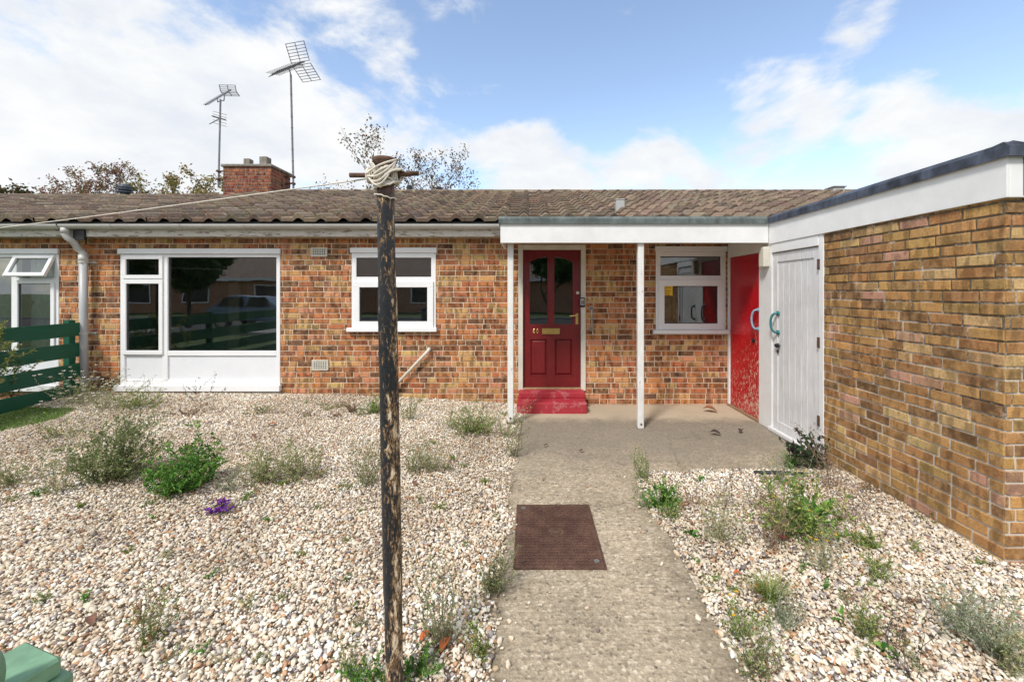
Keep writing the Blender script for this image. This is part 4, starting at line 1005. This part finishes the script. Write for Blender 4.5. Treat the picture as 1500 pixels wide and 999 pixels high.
def plant(px,py,w,h,kind,pal,label,name='weed',cat='weed',group='weeds growing in the gravel',n=None,fl=None,seed=None,pos=None,ll=None,dens=1.0,umin=None):
    x,y,z=pos or ground_pt(px,py); k=y/F; H=h*k*({'bush':1.62,'wisp':1.55,'leafy':1.5}.get(kind,1.12)); Wd=w*k/2*1.16; rnd=random.Random(seed or int(px*13+py))
    t=empty(name,(x,y,z-.005),label,cat,group); st=MB(); lf=MB(); fw=MB(); n=int(n*.85) if n and kind=='wisp' else n; cols=G[pal]; sc=SC_[pal]; lean=Vector((rnd.uniform(-.28,.28),rnd.uniform(-.2,.2),0))
    base=Vector((x,y,z-.01))
    if kind=='grass':
        n=n or 90
        for i in range(n):
            a=rnd.uniform(0,2*PI); o=Vector((math.cos(a),math.sin(a)*.8,0)); r0=rnd.uniform(0,.25)*Wd; L=H*rnd.uniform(.5,1.05); out=Wd*rnd.uniform(.2,1.0); wdt=ll or rnd.uniform(.002,.004)
            s=o.cross(Vector((0,0,1))).normalized()*wdt; vs=[]
            for j in range(5):
                u=j/4; p=base+o*(r0+out*u*u)+Vector((0,0,L*(u-.35*u*u*u))); ww=(1-u*.95); vs+=[tuple(p-s*ww),tuple(p+s*ww)]
            lf.add(vs,[(2*j,2*j+1,2*j+3,2*j+2) for j in range(4)],None,jit(rnd.choice(cols),rnd,.25))
    elif kind=='rosette':
        n=n or 22
        for i in range(n):
            a=rnd.uniform(0,2*PI); el=rnd.uniform(.15,1.2); d0=Vector((math.cos(a)*math.cos(el),math.sin(a)*math.cos(el)*.8,math.sin(el))); L=(Wd*math.cos(el)+H*math.sin(el))*rnd.uniform(.6,1.0)
            s=d0.cross(Vector((0,0,1))).normalized(); wdt=(ll or .28)*L/2; nn=s.cross(d0); vs=[]; prof_=(.25,.75,1.0,.8,.05)
            for j in range(5):
                u=j/4; p=base+d0*L*u+Vector((0,0,-.35*L*u*u))
                ww=wdt*prof_[j]; vs+=[tuple(p-s*ww+nn*ww*.3),tuple(p),tuple(p+s*ww+nn*ww*.3)]
            lf.add(vs,[q for j in range(4) for q in ((3*j,3*j+1,3*j+4,3*j+3),(3*j+1,3*j+2,3*j+5,3*j+4))],None,jit(rnd.choice(cols),rnd,.25))
    else:  # stemmy kinds: bush, wisp, spike
        n=n or {'bush':46,'wisp':20,'spike':7,'leafy':34}[kind]
        L0=1.3*(ll or {'bush':.016,'wisp':.014,'spike':.012,'leafy':.034}[kind]); per={'bush':36,'wisp':24,'spike':12,'leafy':34}[kind]*dens; n=int(n*1.25)
        for i in range(n):
            a=rnd.uniform(0,2*PI); rr_=math.sqrt(rnd.random()); o=Vector((math.cos(a)*rr_,math.sin(a)*rr_*.8,0)); r0=.35*Wd*rr_ if kind!='spike' else .5*Wd*rr_
            L=H*rnd.uniform(.35,1.0)*(1-.35*rr_ if kind in('bush','leafy') else 1); pts=[]; bend=rv(rnd)*.12*H
            m_=7; wig=rnd.uniform(0,6)
            for j in range(m_):
                u=j/(m_-1); p=base+o*(r0/max(rr_,.05)*rr_+Wd*.85*u**1.3)+Vector((0,0,L*(u-.12*u*u)))+lean*L*u*u+bend*math.sin(u*PI)*1.1+Vector((math.sin(wig+u*7),math.cos(wig*2+u*6),0))*H*.035; p.z=max(p.z,z-.005); pts.append(p)
            r=.0016 if kind!='spike' else .0018
            st.tube(pts,[r*(1-.6*j/(m_-1)) for j in range(m_)],4,cap=False,col=jit(sc,rnd,.3))
            for q in range(int(per)):
                u=rnd.uniform(umin if umin else .12 if kind!='spike' else .35,1.0)*(m_-1); j=min(int(u),m_-2); p=pts[j].lerp(pts[j+1],u-j); td=(pts[j+1]-pts[j]).normalized()
                leaf(lf,p,td*.7+rv(rnd)*.9,L0*rnd.uniform(.6,1.3),L0*rnd.uniform(.28,.45),jit(rnd.choice(cols),rnd,.28),rnd)
            if fl and rnd.random()<fl[2]:
                p=pts[-1]; rad=fl[1]; c=jit(fl[0],rnd,.1)
                for q in range(6):
                    an=q*PI/3; leaf(fw,p+Vector((0,0,.001)),Vector((math.cos(an),math.sin(an),.35)),rad,rad*.7,c,rnd,.1)
                if len(fl)>3:
                    leaf(fw,p+Vector((-.002,-.003,.003)),Vector((.2,.1,1)),rad*.45,rad*.6,fl[3],rnd,.1)
    if kind in('grass','rosette') and fl:
        for i in range(fl[3]):
            p=base+Vector((rnd.uniform(-1,1)*Wd,rnd.uniform(-1,1)*Wd*.6,H*rnd.uniform(.6,1.1)))
            st.tube([base,base.lerp(p,.5)+Vector((0,0,.01)),p],.0012,4,cap=False,col=sc)
            for q in range(6): an=q*PI/3; leaf(fw,p,Vector((math.cos(an),math.sin(an),.3)),fl[1],fl[1]*.7,jit(fl[0],rnd,.1),rnd,.1)
    if lf.v: build(lf,'foliage',M['leaf'],t)
    if st.v: build(st,'stem',M['stem'],t)
    if fw.v: build(fw,'flower',M['leaf'],t)
    return t
WH=((.72,.68,.60),.009,.5); YE=((.70,.42,.02),.010,.3)
# left bed
plant(168,702,104,90,'bush','shade','large grey green bushy weed with fine stems left of the bright green plant',n=120,fl=((.70,.68,.58),.008,.5),ll=.018,dens=1.3)
plant(262,720,74,72,'leafy','green','bushy bright green plant between the big grey weed and the purple flowers',n=50,ll=.026,dens=1.2)
plant(300,705,30,84,'leafy','green','upright leaning spike of the bright green plant group',n=12,ll=.03)
plant(85,722,60,60,'wisp','pale','sparse pale weed to the left of the large bushy weed',n=26)
plant(118,690,45,34,'wisp','grey','low grey weed touching the left foot of the large bush',n=20)
plant(8,712,50,40,'bush','pale','pale weed cut by the left edge of the picture',n=24)
plant(150,600,110,34,'wisp','pale','white flowered daisies growing beside the foot of the fence',name='daisy_plant',cat='flower',n=60,fl=((.80,.78,.72),.019,.8,(.6,.4,.03)),group='flowers in the garden')
plant(116,592,84,40,'wisp','pale','small clump of white daisies right at the base of the downpipe',name='daisy_plant',cat='flower',n=46,fl=((.80,.78,.72),.021,1.0,(.6,.4,.03)),group='flowers in the garden')
plant(200,598,70,26,'bush','mid','green tuft under the left corner of the picture window',n=34)
plant(85,640,70,26,'wisp','mid','short green weed just right of the grass patch',n=24)
plant(288,588,60,44,'spike','dark','dark thin stalks standing in front of the white window panel',n=8,ll=.02)
plant(212,580,50,42,'spike','grey','thin stalks in front of the narrow left window panel',n=7,ll=.018)
plant(275,606,80,14,'wisp','dry','dry brown mat of weeds below the picture window',n=26)
plant(378,606,50,14,'wisp','grey','low grey weed near the right end of the picture window',n=20)
plant(385,706,70,46,'bush','pale','wide pale weed half way between green plant and clothes post',n=46)
plant(438,700,70,44,'bush','pale','pale weed just right of the wide pale one',n=36)
plant(462,704,30,72,'spike','dry','tall dry stalk rising from the pale weeds',n=6)
plant(540,712,56,54,'wisp','grey','grey green weed close to the left of the clothes post',n=40)
plant(632,690,60,40,'wisp','pale','pale green weed right of the clothes post',n=30)
plant(605,690,36,30,'wisp','grey','small weed touching the clothes post on its right')
plant(692,634,74,40,'bush','mid','dense green weed under the wall left of the porch post',n=54)
plant(660,628,50,26,'wisp','grey','thin weed left of the dense green one by the wall',n=20)
plant(600,614,46,30,'wisp','mid','weed at the foot of the wall right of the clothes post',n=20)
plant(545,606,34,26,'bush','mid','small green weed on the stone slab by the waste pipe',n=24)
plant(515,604,30,14,'wisp','dry','flat brown weed left of the stone slab')
plant(705,600,26,62,'spike','dry','tall dry stalks against the brick wall left of the porch',n=7)
plant(752,668,26,66,'wisp','grey','tall soft weed at the path edge below the porch post',n=24)
plant(742,640,30,30,'wisp','pale','low weed directly at the foot of the left porch post',n=18)
plant(724,866,50,52,'wisp','grey','grey green weed at the path edge left of the manhole cover',n=34,ll=.012)
plant(650,942,80,104,'wisp','pale','tall wispy weed with orange leaves near the clothes post foot',n=30,ll=.012)
plant(702,962,34,56,'wisp','mid','weed at the lower left edge of the path',n=16,ll=.011)
plant(608,990,60,44,'leafy','green','bright green leafy clump just right of the clothes post base',n=22,ll=.012,dens=.8)
plant(545,1000,70,36,'leafy','green','bright green leafy clump left of the clothes post base',n=22,ll=.012,dens=.8)
plant(508,985,50,40,'wisp','pale','pale sprigs left of the bright clumps at the bottom edge',n=14,ll=.010)
plant(222,938,66,58,'wisp','mid','small green weed alone in the lower left gravel',n=20,ll=.010)
plant(205,915,36,34,'wisp','dry','brown sprig beside the lone lower left weed',n=10,ll=.010)
plant(232,700,22,16,'wisp','mid','tiny weed between the grey bush and the bright green plant')
plant(335,720,30,26,'wisp','sage','silvery sprigs right of the bright green plant',n=14)
plant(225,758,26,9,'rosette','green','tiny flat green weed below the bright green plant',n=12)
plant(50,776,18,8,'rosette','green','tiny bright weed in open gravel near the left edge',n=12)
plant(524,888,16,10,'rosette','green','tiny bright weed left of the clothes post in open gravel',n=9)
plant(645,745,18,8,'wisp','mid','tiny sprig in open gravel right of the clothes post',n=8)
# pansies
plant(322,750,28,17,'leafy','mid','purple pansies flowering on the open gravel',name='pansy_plant',cat='flower',group='flowers in the garden',n=22,ll=.010,dens=.6,fl=((.17,.02,.36),.022,1.0,(.5,.3,.02)))
# right bed
plant(940,702,26,38,'wisp','mid','upright weed at the inner corner of path and slab',n=18)
plant(968,742,58,44,'leafy','green','bright green leafy weed at the right path edge',n=30,ll=.020,dens=.9)
plant(985,760,34,30,'wisp','mid','weed just below the bright leafy one at the path edge',n=14)
plant(1012,782,26,20,'rosette','green','small bright rosette in the right gravel near the path',n=18,ll=.2)
plant(1052,792,56,62,'wisp','pale','pale feathery weed in the middle of the right gravel',n=34,ll=.012)
plant(1022,740,20,62,'spike','dry','dry stalk rising above the right gravel near the slab',n=5)
plant(1062,742,20,72,'spike','dark','dark dry stalk beside the slab edge',n=5)
plant(1104,748,24,66,'spike','dry','brown stalk left of the large dark weed',n=6)
plant(1158,684,60,36,'grass','green','bright fern like tuft at the foot of the white door',n=70,ll=.004)
plant(1188,682,56,54,'leafy','dark','dark leafy plant against the foot of the white door',n=16,ll=.05,dens=.45)
plant(1150,712,80,40,'wisp','sage','silver weed with yellow flowers beside the black pipe',n=26,fl=YE)
plant(1168,790,110,96,'leafy','mid','large dark green weed in the right gravel facing the shed wall',n=34,ll=.030,dens=.8)
plant(1185,770,60,64,'rosette','green','broad green leaves in the heart of the large weed',n=26,ll=.2)
plant(1205,832,84,62,'wisp','pale','tangle of dry arching stems below the large weed',n=26,ll=.010,fl=YE)
plant(1128,802,60,70,'wisp','dry','brown seedy stems left of the large weed',n=20,ll=.011)
plant(1220,712,64,88,'spike','dry','brown twiggy stalks along the foot of the shed wall',n=16,ll=.014)
plant(1262,770,60,70,'wisp','dry','dry lilac brown weed further along the shed wall',n=14,ll=.010)
plant(1272,802,38,30,'leafy','mid','small green leafy weed near the shed wall',n=14,ll=.018,dens=.7)
plant(1128,882,80,52,'grass','mid','dense tussock of grass in the right gravel',name='grass_tussock',cat='grass tuft',n=220)
plant(1150,916,50,44,'wisp','sage','silvery weed below the grass tussock',n=26,ll=.011)
plant(1110,985,84,86,'wisp','grey','twiggy weed leaning over the lower right path edge',n=30,ll=.013)
plant(1085,935,44,44,'wisp','mid','yellow tipped weed at the right path edge',n=20,ll=.012,fl=YE)
plant(1268,935,60,50,'wisp','mid','green weed in the lower right gravel',n=26,ll=.011)
plant(1300,955,26,24,'rosette','green','tiny vivid green seedling in the lower right gravel',n=18,ll=.5)
plant(1232,905,30,24,'rosette','green','yellowish rosette between tussock and seedling',n=20,ll=.14)
plant(1330,990,60,118,'spike','dark','tall purple brown stalks at the bottom right',n=7,ll=.012)
plant(1282,845,60,30,'wisp','mid','low scattered green sprigs below the shed wall weeds',n=18,ll=.012)
plant(1450,955,110,70,'wisp','sage','wide silvery green weed in the bottom right corner',n=50,ll=.013)
plant(1400,925,80,60,'wisp','sage','silvery weed left of the corner weed',n=26,ll=.012)
plant(1478,985,70,60,'wisp','pale','pale strawy weed touching the right edge',n=24,ll=.012)
# sprawling low growth, seedlings and dry litter round the roots
rs=random.Random(99)
def seedlings(n,x0,x1,y0,y1,label,pals,sz,kind='wisp',g='seedlings in the gravel',ok=None):
    i=0
    while i<n:
        px,py=rs.uniform(x0,x1),rs.uniform(y0,y1); x,y,z=ground_pt(px,py)
        if (XP-.03<x<XR+.03) or (ok and not ok(x,y)): continue
        k=y/F; sc=rs.uniform(.6,1.3)*sz; i+=1
        plant(px,py,sc/k*1.3,sc/k*.55,kind,rs.choice(pals),label,'seedling','seedling',g,n=rs.randint(5,12),ll=.010 if y<3 else .014,dens=.7,seed=i*31+int(x0))
seedlings(34,20,540,620,980,'tiny green seedling scattered in the open gravel left of the clothes post',['mid','pale','green','grey'],.07)
seedlings(16,610,735,615,960,'tiny green seedling in the gravel between clothes post and path',['mid','pale','grey'],.06)
seedlings(40,960,1460,700,990,'tiny seedling scattered in the gravel between path and shed',['mid','dry','green','pale'],.08,ok=lambda x,y: x<SX-.04 or y<2.38)
seedlings(16,420,740,588,612,'low sprig at the foot of the brick wall',['mid','dry','grey'],.10,g='sprigs along the house wall')
def litter(px,py,w,n,label):
    x,y,z=ground_pt(px,py); k=y/F; W=w*k/2; rnd=random.Random(int(px*3+py)); mb=MB()
    for i in range(n):
        a=rnd.uniform(0,2*PI); rr_=W*abs(rnd.gauss(0,.55)); p=Vector((x+rr_*math.cos(a),y+rr_*math.sin(a)*.7,0)); 
        if XP-.02<p.x<XR+.02: continue
        p.z=gh(p.x,p.y)+rnd.uniform(.006,.014)
        d_=Vector((rnd.uniform(-1,1),rnd.uniform(-1,1),rnd.uniform(-.1,.35)))
        leaf(mb,p,d_,rnd.uniform(.008,.03),rnd.uniform(.003,.010),jit(rnd.choice([(.30,.17,.08),(.20,.12,.07),(.38,.27,.15),(.12,.08,.05),(.36,.13,.06)]),rnd,.2),rnd)
    tag(build(mb,'leaf_litter',M['deadleaf']),label,'leaf litter',kind='stuff')
for px,py,w,n,lb in ((168,702,150,260,'dry brown litter round the large grey bush'),(275,722,110,160,'dry litter round the bright green plant'),(415,704,190,200,'dry litter round the pale weeds'),(280,606,190,260,'brown litter below the picture window'),
    (690,634,110,200,'orange brown litter round the dense weed by the wall'),(650,942,130,220,'orange litter round the tall wispy weed'),(1160,780,190,700,'brown litter round the large weed by the shed'),(1215,715,130,300,'brown litter along the foot of the shed wall'),
    (1120,870,150,300,'reddish litter round the grass tussock'),(1110,975,120,260,'brown litter round the twiggy weed at the path edge'),(1280,930,160,300,'litter in the lower right gravel'),(560,606,130,160,'litter beside the stone slab'),(1000,740,120,220,'litter round the weeds at the inner path corner'),(220,935,120,120,'litter round the lone lower left weed')):
    litter(px,py,w,n,lb)
# neighbour's shrub
sh=plant(0,0,84,142,'leafy','lime','yellow green rose shrub leaning over the green fence','shrub','shrub',None,n=38,seed=77,pos=(-6.34,4.80,.12),ll=.036,dens=1.4,umin=.66)
sh2=plant(0,0,110,100,'leafy','dark','dark low shrub behind the fence boards','shrub','shrub',None,n=24,seed=78,pos=(-6.9,5.2,.1),ll=.04)
# lawn patch
mb=MB(); rr=random.Random(9)
for i in range(6000):
    x=rr.uniform(-6.15,-5.42); y=rr.uniform(4.22,5.08)
    if x>-5.5+.09*math.sin(y*7): continue
    z=gh(x,y)-.01; a=rr.uniform(0,2*PI); L=rr.uniform(.02,.05); d_=Vector((math.cos(a)*.5,math.sin(a)*.5,1)).normalized()*L
    s=Vector((-math.sin(a),math.cos(a),0))*.0025; p=Vector((x,y,z)); mb.add([tuple(p-s),tuple(p+s),tuple(p+d_)],[(0,1,2)],None,jit(rr.choice([(.12,.24,.04),(.09,.19,.03),(.20,.30,.07)]),rr,.25))
tag(build(mb,'grass',M['leaf']),'patch of short green grass beside the fence','grass',kind='stuff')
# dead leaves
def dead_leaf(px,py,s,col,label,z=None,group='dead leaves on the ground'):
    x,y,zz=ground_pt(px,py) if z is None else (*P(px,py,CZ*F/(py-VY))[:2],0)
    rnd=random.Random(px*7+py); mb=MB(); a=rnd.uniform(0,PI); d_=Vector((math.cos(a),math.sin(a),0)); sd=Vector((-d_.y,d_.x,0)); vs=[]; n=7
    for i in range(n):
        u=i/(n-1); w=s*.28*math.sin(PI*min(u*1.02+.02,1))**.8; c=Vector((x,y,zz+.014))+d_*s*(u-.5)+Vector((0,0,.25*s*math.sin(u*PI*.8)))
        vs+=[tuple(c-sd*w+Vector((0,0,w*.6))),tuple(c),tuple(c+sd*w+Vector((0,0,w*.5)))]
    mb.add(vs,[q for i in range(n-1) for q in ((3*i,3*i+1,3*i+4,3*i+3),(3*i+1,3*i+2,3*i+5,3*i+4))],None,col)
    tag(build(mb,'dead_leaf',M['deadleaf'],smooth=True),label,'dead leaf',group)
OR=(.45,.12,.035); BRN=(.17,.08,.05); DK=(.06,.04,.04)
dead_leaf(622,938,.06,OR,'orange dead leaf nearest the clothes post'); dead_leaf(652,950,.075,OR,'long orange dead leaf under the tall wispy weed'); dead_leaf(660,932,.045,BRN,'brown dead leaf in the tall wispy weed')
dead_leaf(133,915,.075,BRN,'curled brown leaf in the lower left gravel'); dead_leaf(700,630,.09,OR,'orange dead leaf beside the dense green weed by the wall')
dead_leaf(372,642,.08,BRN,'reddish brown leaf in the gravel right of the bright green plant'); dead_leaf(398,625,.09,OR,'orange brown leaf below the right end of the picture window')
dead_leaf(1040,604,.18,(.30,.12,.06),'large curled brown leaf near the red shed door',z=0); dead_leaf(1048,638,.12,DK,'dark leaf lying on the porch slab',z=0); dead_leaf(1085,634,.09,DK,'second dark leaf closer to the white door',z=0)
dead_leaf(1080,845,.05,OR,'orange dead leaf left of the grass tussock'); dead_leaf(1112,868,.06,OR,'orange dead leaf tucked under the grass tussock'); dead_leaf(1150,795,.07,(.25,.05,.04),'red dead leaf left of the large weed')
dead_leaf(800,655,.05,DK,'small dark leaf on the slab left of the middle post',z=0); dead_leaf(852,663,.05,DK,'small dark leaf on the slab below the doorstep',z=0); dead_leaf(607,712,.07,BRN,'brown dead leaf right of the clothes post')
# stone slab by the waste pipe gully, and a black pipe end at the slab edge
x,y,z=ground_pt(548,597); mb=MB(); mb.prism([(x-.16,y-.13),(x+.12,y-.16),(x+.17,y+.10),(x-.12,y+.14)],z-.02,z+.045,'z'); tag(build(mb,'stone_slab',M['concrete'],bevel=.012),'pale stone slab on the gravel below the waste pipe','slab')
mb=MB(); a=ground_pt(1105,694); b=ground_pt(1182,697); mb.tube([(a[0],a[1],.022),((a[0]+b[0])/2,a[1]-.02,.028),(b[0],b[1],.022)],.018,10); tag(build(mb,'hose',M['hose'],smooth=True),'short black pipe lying at the edge of the porch slab','pipe')

# ================================================================== ACROSS THE ROAD (seen in the window panes)
op=empty('bungalow',(-8,-20,0),'long brick bungalow across the road seen only mirrored in the window panes','bungalow')
mb=MB(); mb.box(-34,-28,-.05,22,-20,2.5); build(mb,'wall',basic('far_brick',(.40,.21,.13),.9,.2,6),op)
mb=MB(); mb.prism([(-28.4,2.5),(-19.5,2.5),(-19.5,2.62),(-24,5.2),(-28.4,2.62)],-34.4,22.4,'x'); build(mb,'roof',basic('far_tile',(.28,.20,.16),.9,.2,6),op)
mb=MB(); mb.box(-34.4,-19.52,2.40,22.4,-19.47,2.62); build(mb,'fascia',M['white_paint'],op)
for x in (-31,-26.5,-21,-15.5,-9,-3,4,10,16):
    mb=MB(); frame_rect(mb,x,.7,x+2,2.1,.08,-20,-19.95); w=build(mb,'window',M['upvc'],op); mb=MB(); mb.box(x+.08,-20,.78,x+1.92,-19.98,2.02); build(mb,'pane',M['black'],w)
tree(-15.0,-6.5,4.0,1.1,[(.05,.11,.03),(.08,.15,.04),(.035,.08,.02)],'leafy green tree behind the camera mirrored in the picture window',51,200,.15,flat=.25)
tree(1.2,-9.5,4.6,1.1,[(.05,.11,.03),(.08,.15,.04),(.035,.08,.02)],'leafy green tree behind the camera mirrored in the front door glass',52,170,.15,flat=.2)
tree(9.5,-15,6.0,.9,[(.05,.10,.03),(.08,.14,.04)],'leafy green tree across the road mirrored in the right window',53,90,.18)
def car(x,y,label,mat):
    t=empty('parked_car',(x,y,-.06),label,'car')
    mb=MB(); body=[(-2.1,.35),(2.1,.35),(2.12,.75),(1.9,.88),(1.05,.95),(.45,1.42),(-1.1,1.45),(-1.85,1.0),(-2.1,.9)]
    mb.prism([(x+p[0],p[1]-.06) for p in body],y-.85,y+.85,'y'); build(mb,'body',mat,t,bevel=.06,seg=2)
    for a,b,c in ((-1.55,-.45,1.0),(-.38,.72,1.0)):
        mb=MB(); mb.prism([(x+a,.92),(x+b,.92),(x+b-.2 if c and b>0 else x+b,1.32),(x+a+.25,1.32)],y+.855,y+.87,'y'); build(mb,'window',M['black'],t)
    for wx in (-1.35,1.35):
        for wy in (-.8,.8): mb=MB(); mb.tube([(x+wx,y+wy-.1,.26),(x+wx,y+wy+.1,.26)],.32,20); w=build(mb,'wheel',M['tyre'],t); mb=MB(); mb.tube([(x+wx,y+wy+.1*(1 if wy>0 else -1),.26),(x+wx,y+wy+.115*(1 if wy>0 else -1),.26)],.2,16); build(mb,'rim',M['chrome'],w)
car(-12.0,-7.2,'silver blue car parked at the kerb mirrored in the picture window',M['car'])
car(-2.6,-7.2,'dark grey car parked at the kerb mirrored in the small window',basic('dark_car_paint',(.05,.06,.07),.25,.03,2,0,metal=.3))

# ================================================================== SKY, SUN, CAMERA
SUN_EL,SUN_AZ=R(50),R(-148)       # azimuth clockwise from +Y: behind the camera, to the left
world=bpy.data.worlds.new('World'); scene.world=world; world.use_nodes=True
wt=NT(world); bg=wt.n['Background']; bg.inputs['Strength'].default_value=.09
sky=wt.new('ShaderNodeTexSky',sky_type='NISHITA'); sky.sun_disc=False; sky.sun_elevation=SUN_EL; sky.sun_rotation=SUN_AZ; sky.air_density=1.0; sky.dust_density=.6; sky.ozone_density=1.6
tc=wt.new('ShaderNodeTexCoord'); dvec=wt.new('ShaderNodeVectorMath',operation='NORMALIZE'); wt.link(tc.outputs['Generated'],dvec.inputs[0]); dv=dvec.outputs[0]
BL=[(270,215,19,.85),(60,240,17,.85),(430,220,15,.8),(520,90,9,.6),(300,70,11,.55),(60,30,10,.6),(440,20,6,.4),(780,258,9,.9),(600,240,12,.8),(1250,120,8,1.0),(1110,125,6,.8),(1340,220,7,1.0),(1450,235,9,1.1),(1020,240,12,.4),(1330,130,4,.5),(560,60,5,.4),(760,200,10,.35),(1260,8,4,.7),(1320,15,3,.4),(960,270,10,.6),(1100,270,10,.55),(1150,160,7,.55),
    (900,60,16,-.45),(700,120,9,-.3),(1150,40,9,-.5),(1000,60,8,-.3),(130,125,7,-.75),(330,10,6,-.5),(520,150,5,-.4),(1430,70,9,-.7),(1300,50,5,-.3),(1080,200,8,-.25)]
tot=None
for px,py,rad,wgt in BL:
    d_=Vector(((px-VX)/F,1,(VY-py)/F)).normalized()
    n=wt.new('ShaderNodeVectorMath',operation='DOT_PRODUCT'); wt.link(dv,n.inputs[0]); n.inputs[1].default_value=d_
    q=wt.mr(n.outputs['Value'],math.cos(R(rad)),1,0,wgt,True); tot=q if tot is None else wt.math('ADD',tot,q)
stv=wt.mapping(dv,(1,1,1.9))
n1=wt.noise(stv,4.4,10,.60,.2); n2=wt.noise(stv,1.3,3,.5); n3=wt.noise(stv,6,8,.6,.1)
# elsewhere in the sky: broken cloud of its own
spz=wt.new('ShaderNodeSeparateXYZ'); wt.link(dv,spz.inputs[0])
rest=wt.mr(spz.outputs['Y'],.55,.2,0,.50)
dens=wt.math('ADD',wt.math('ADD',wt.math('MULTIPLY',tot,.5),rest),wt.math('MULTIPLY',wt.math('SUBTRACT',n1,.5),2.5))
cov=wt.mr(dens,.08,.60)
cl=wt.ramp(n3,[(.3,(3.75,3.95,4.3)),(.5,(4.3,4.4,4.5)),(.7,(4.8,4.8,4.8))])
skyc=wt.mix(1.0,sky.outputs[0],(1.50,1.36,1.24),'MULTIPLY')
wt.link(wt.mix(cov,skyc,cl),bg.inputs['Color'])
sun=bpy.data.lights.new('sun','SUN'); sun.energy=1.5; sun.angle=R(10); sun.color=(1,.965,.915)
so=bpy.data.objects.new('sun',sun); COL.objects.link(so)
sd=Vector((math.sin(SUN_AZ)*math.cos(SUN_EL),math.cos(SUN_AZ)*math.cos(SUN_EL),math.sin(SUN_EL))); so.rotation_euler=sd.to_track_quat('Z','Y').to_euler(); so.location=sd*30
cam=bpy.data.cameras.new('camera'); cam.sensor_width=36; cam.lens=36*F/1500; cam.shift_x=(750-VX)/1500; cam.shift_y=-(499.5-VY)/1500; cam.clip_end=1500; cam.clip_start=.05
co=bpy.data.objects.new('camera',cam); COL.objects.link(co); co.location=(0,0,CZ); co.rotation_euler=(R(90),0,0); scene.camera=co
scene.view_settings.view_transform='Standard'; scene.view_settings.look='None'; scene.view_settings.exposure=1.27; scene.view_settings.gamma=1
scene.render.engine='CYCLES'
scene.cycles.max_bounces=6; scene.cycles.transparent_max_bounces=8
print('stones',n1 if isinstance(n1,int) else '',n2 if isinstance(n2,int) else '')
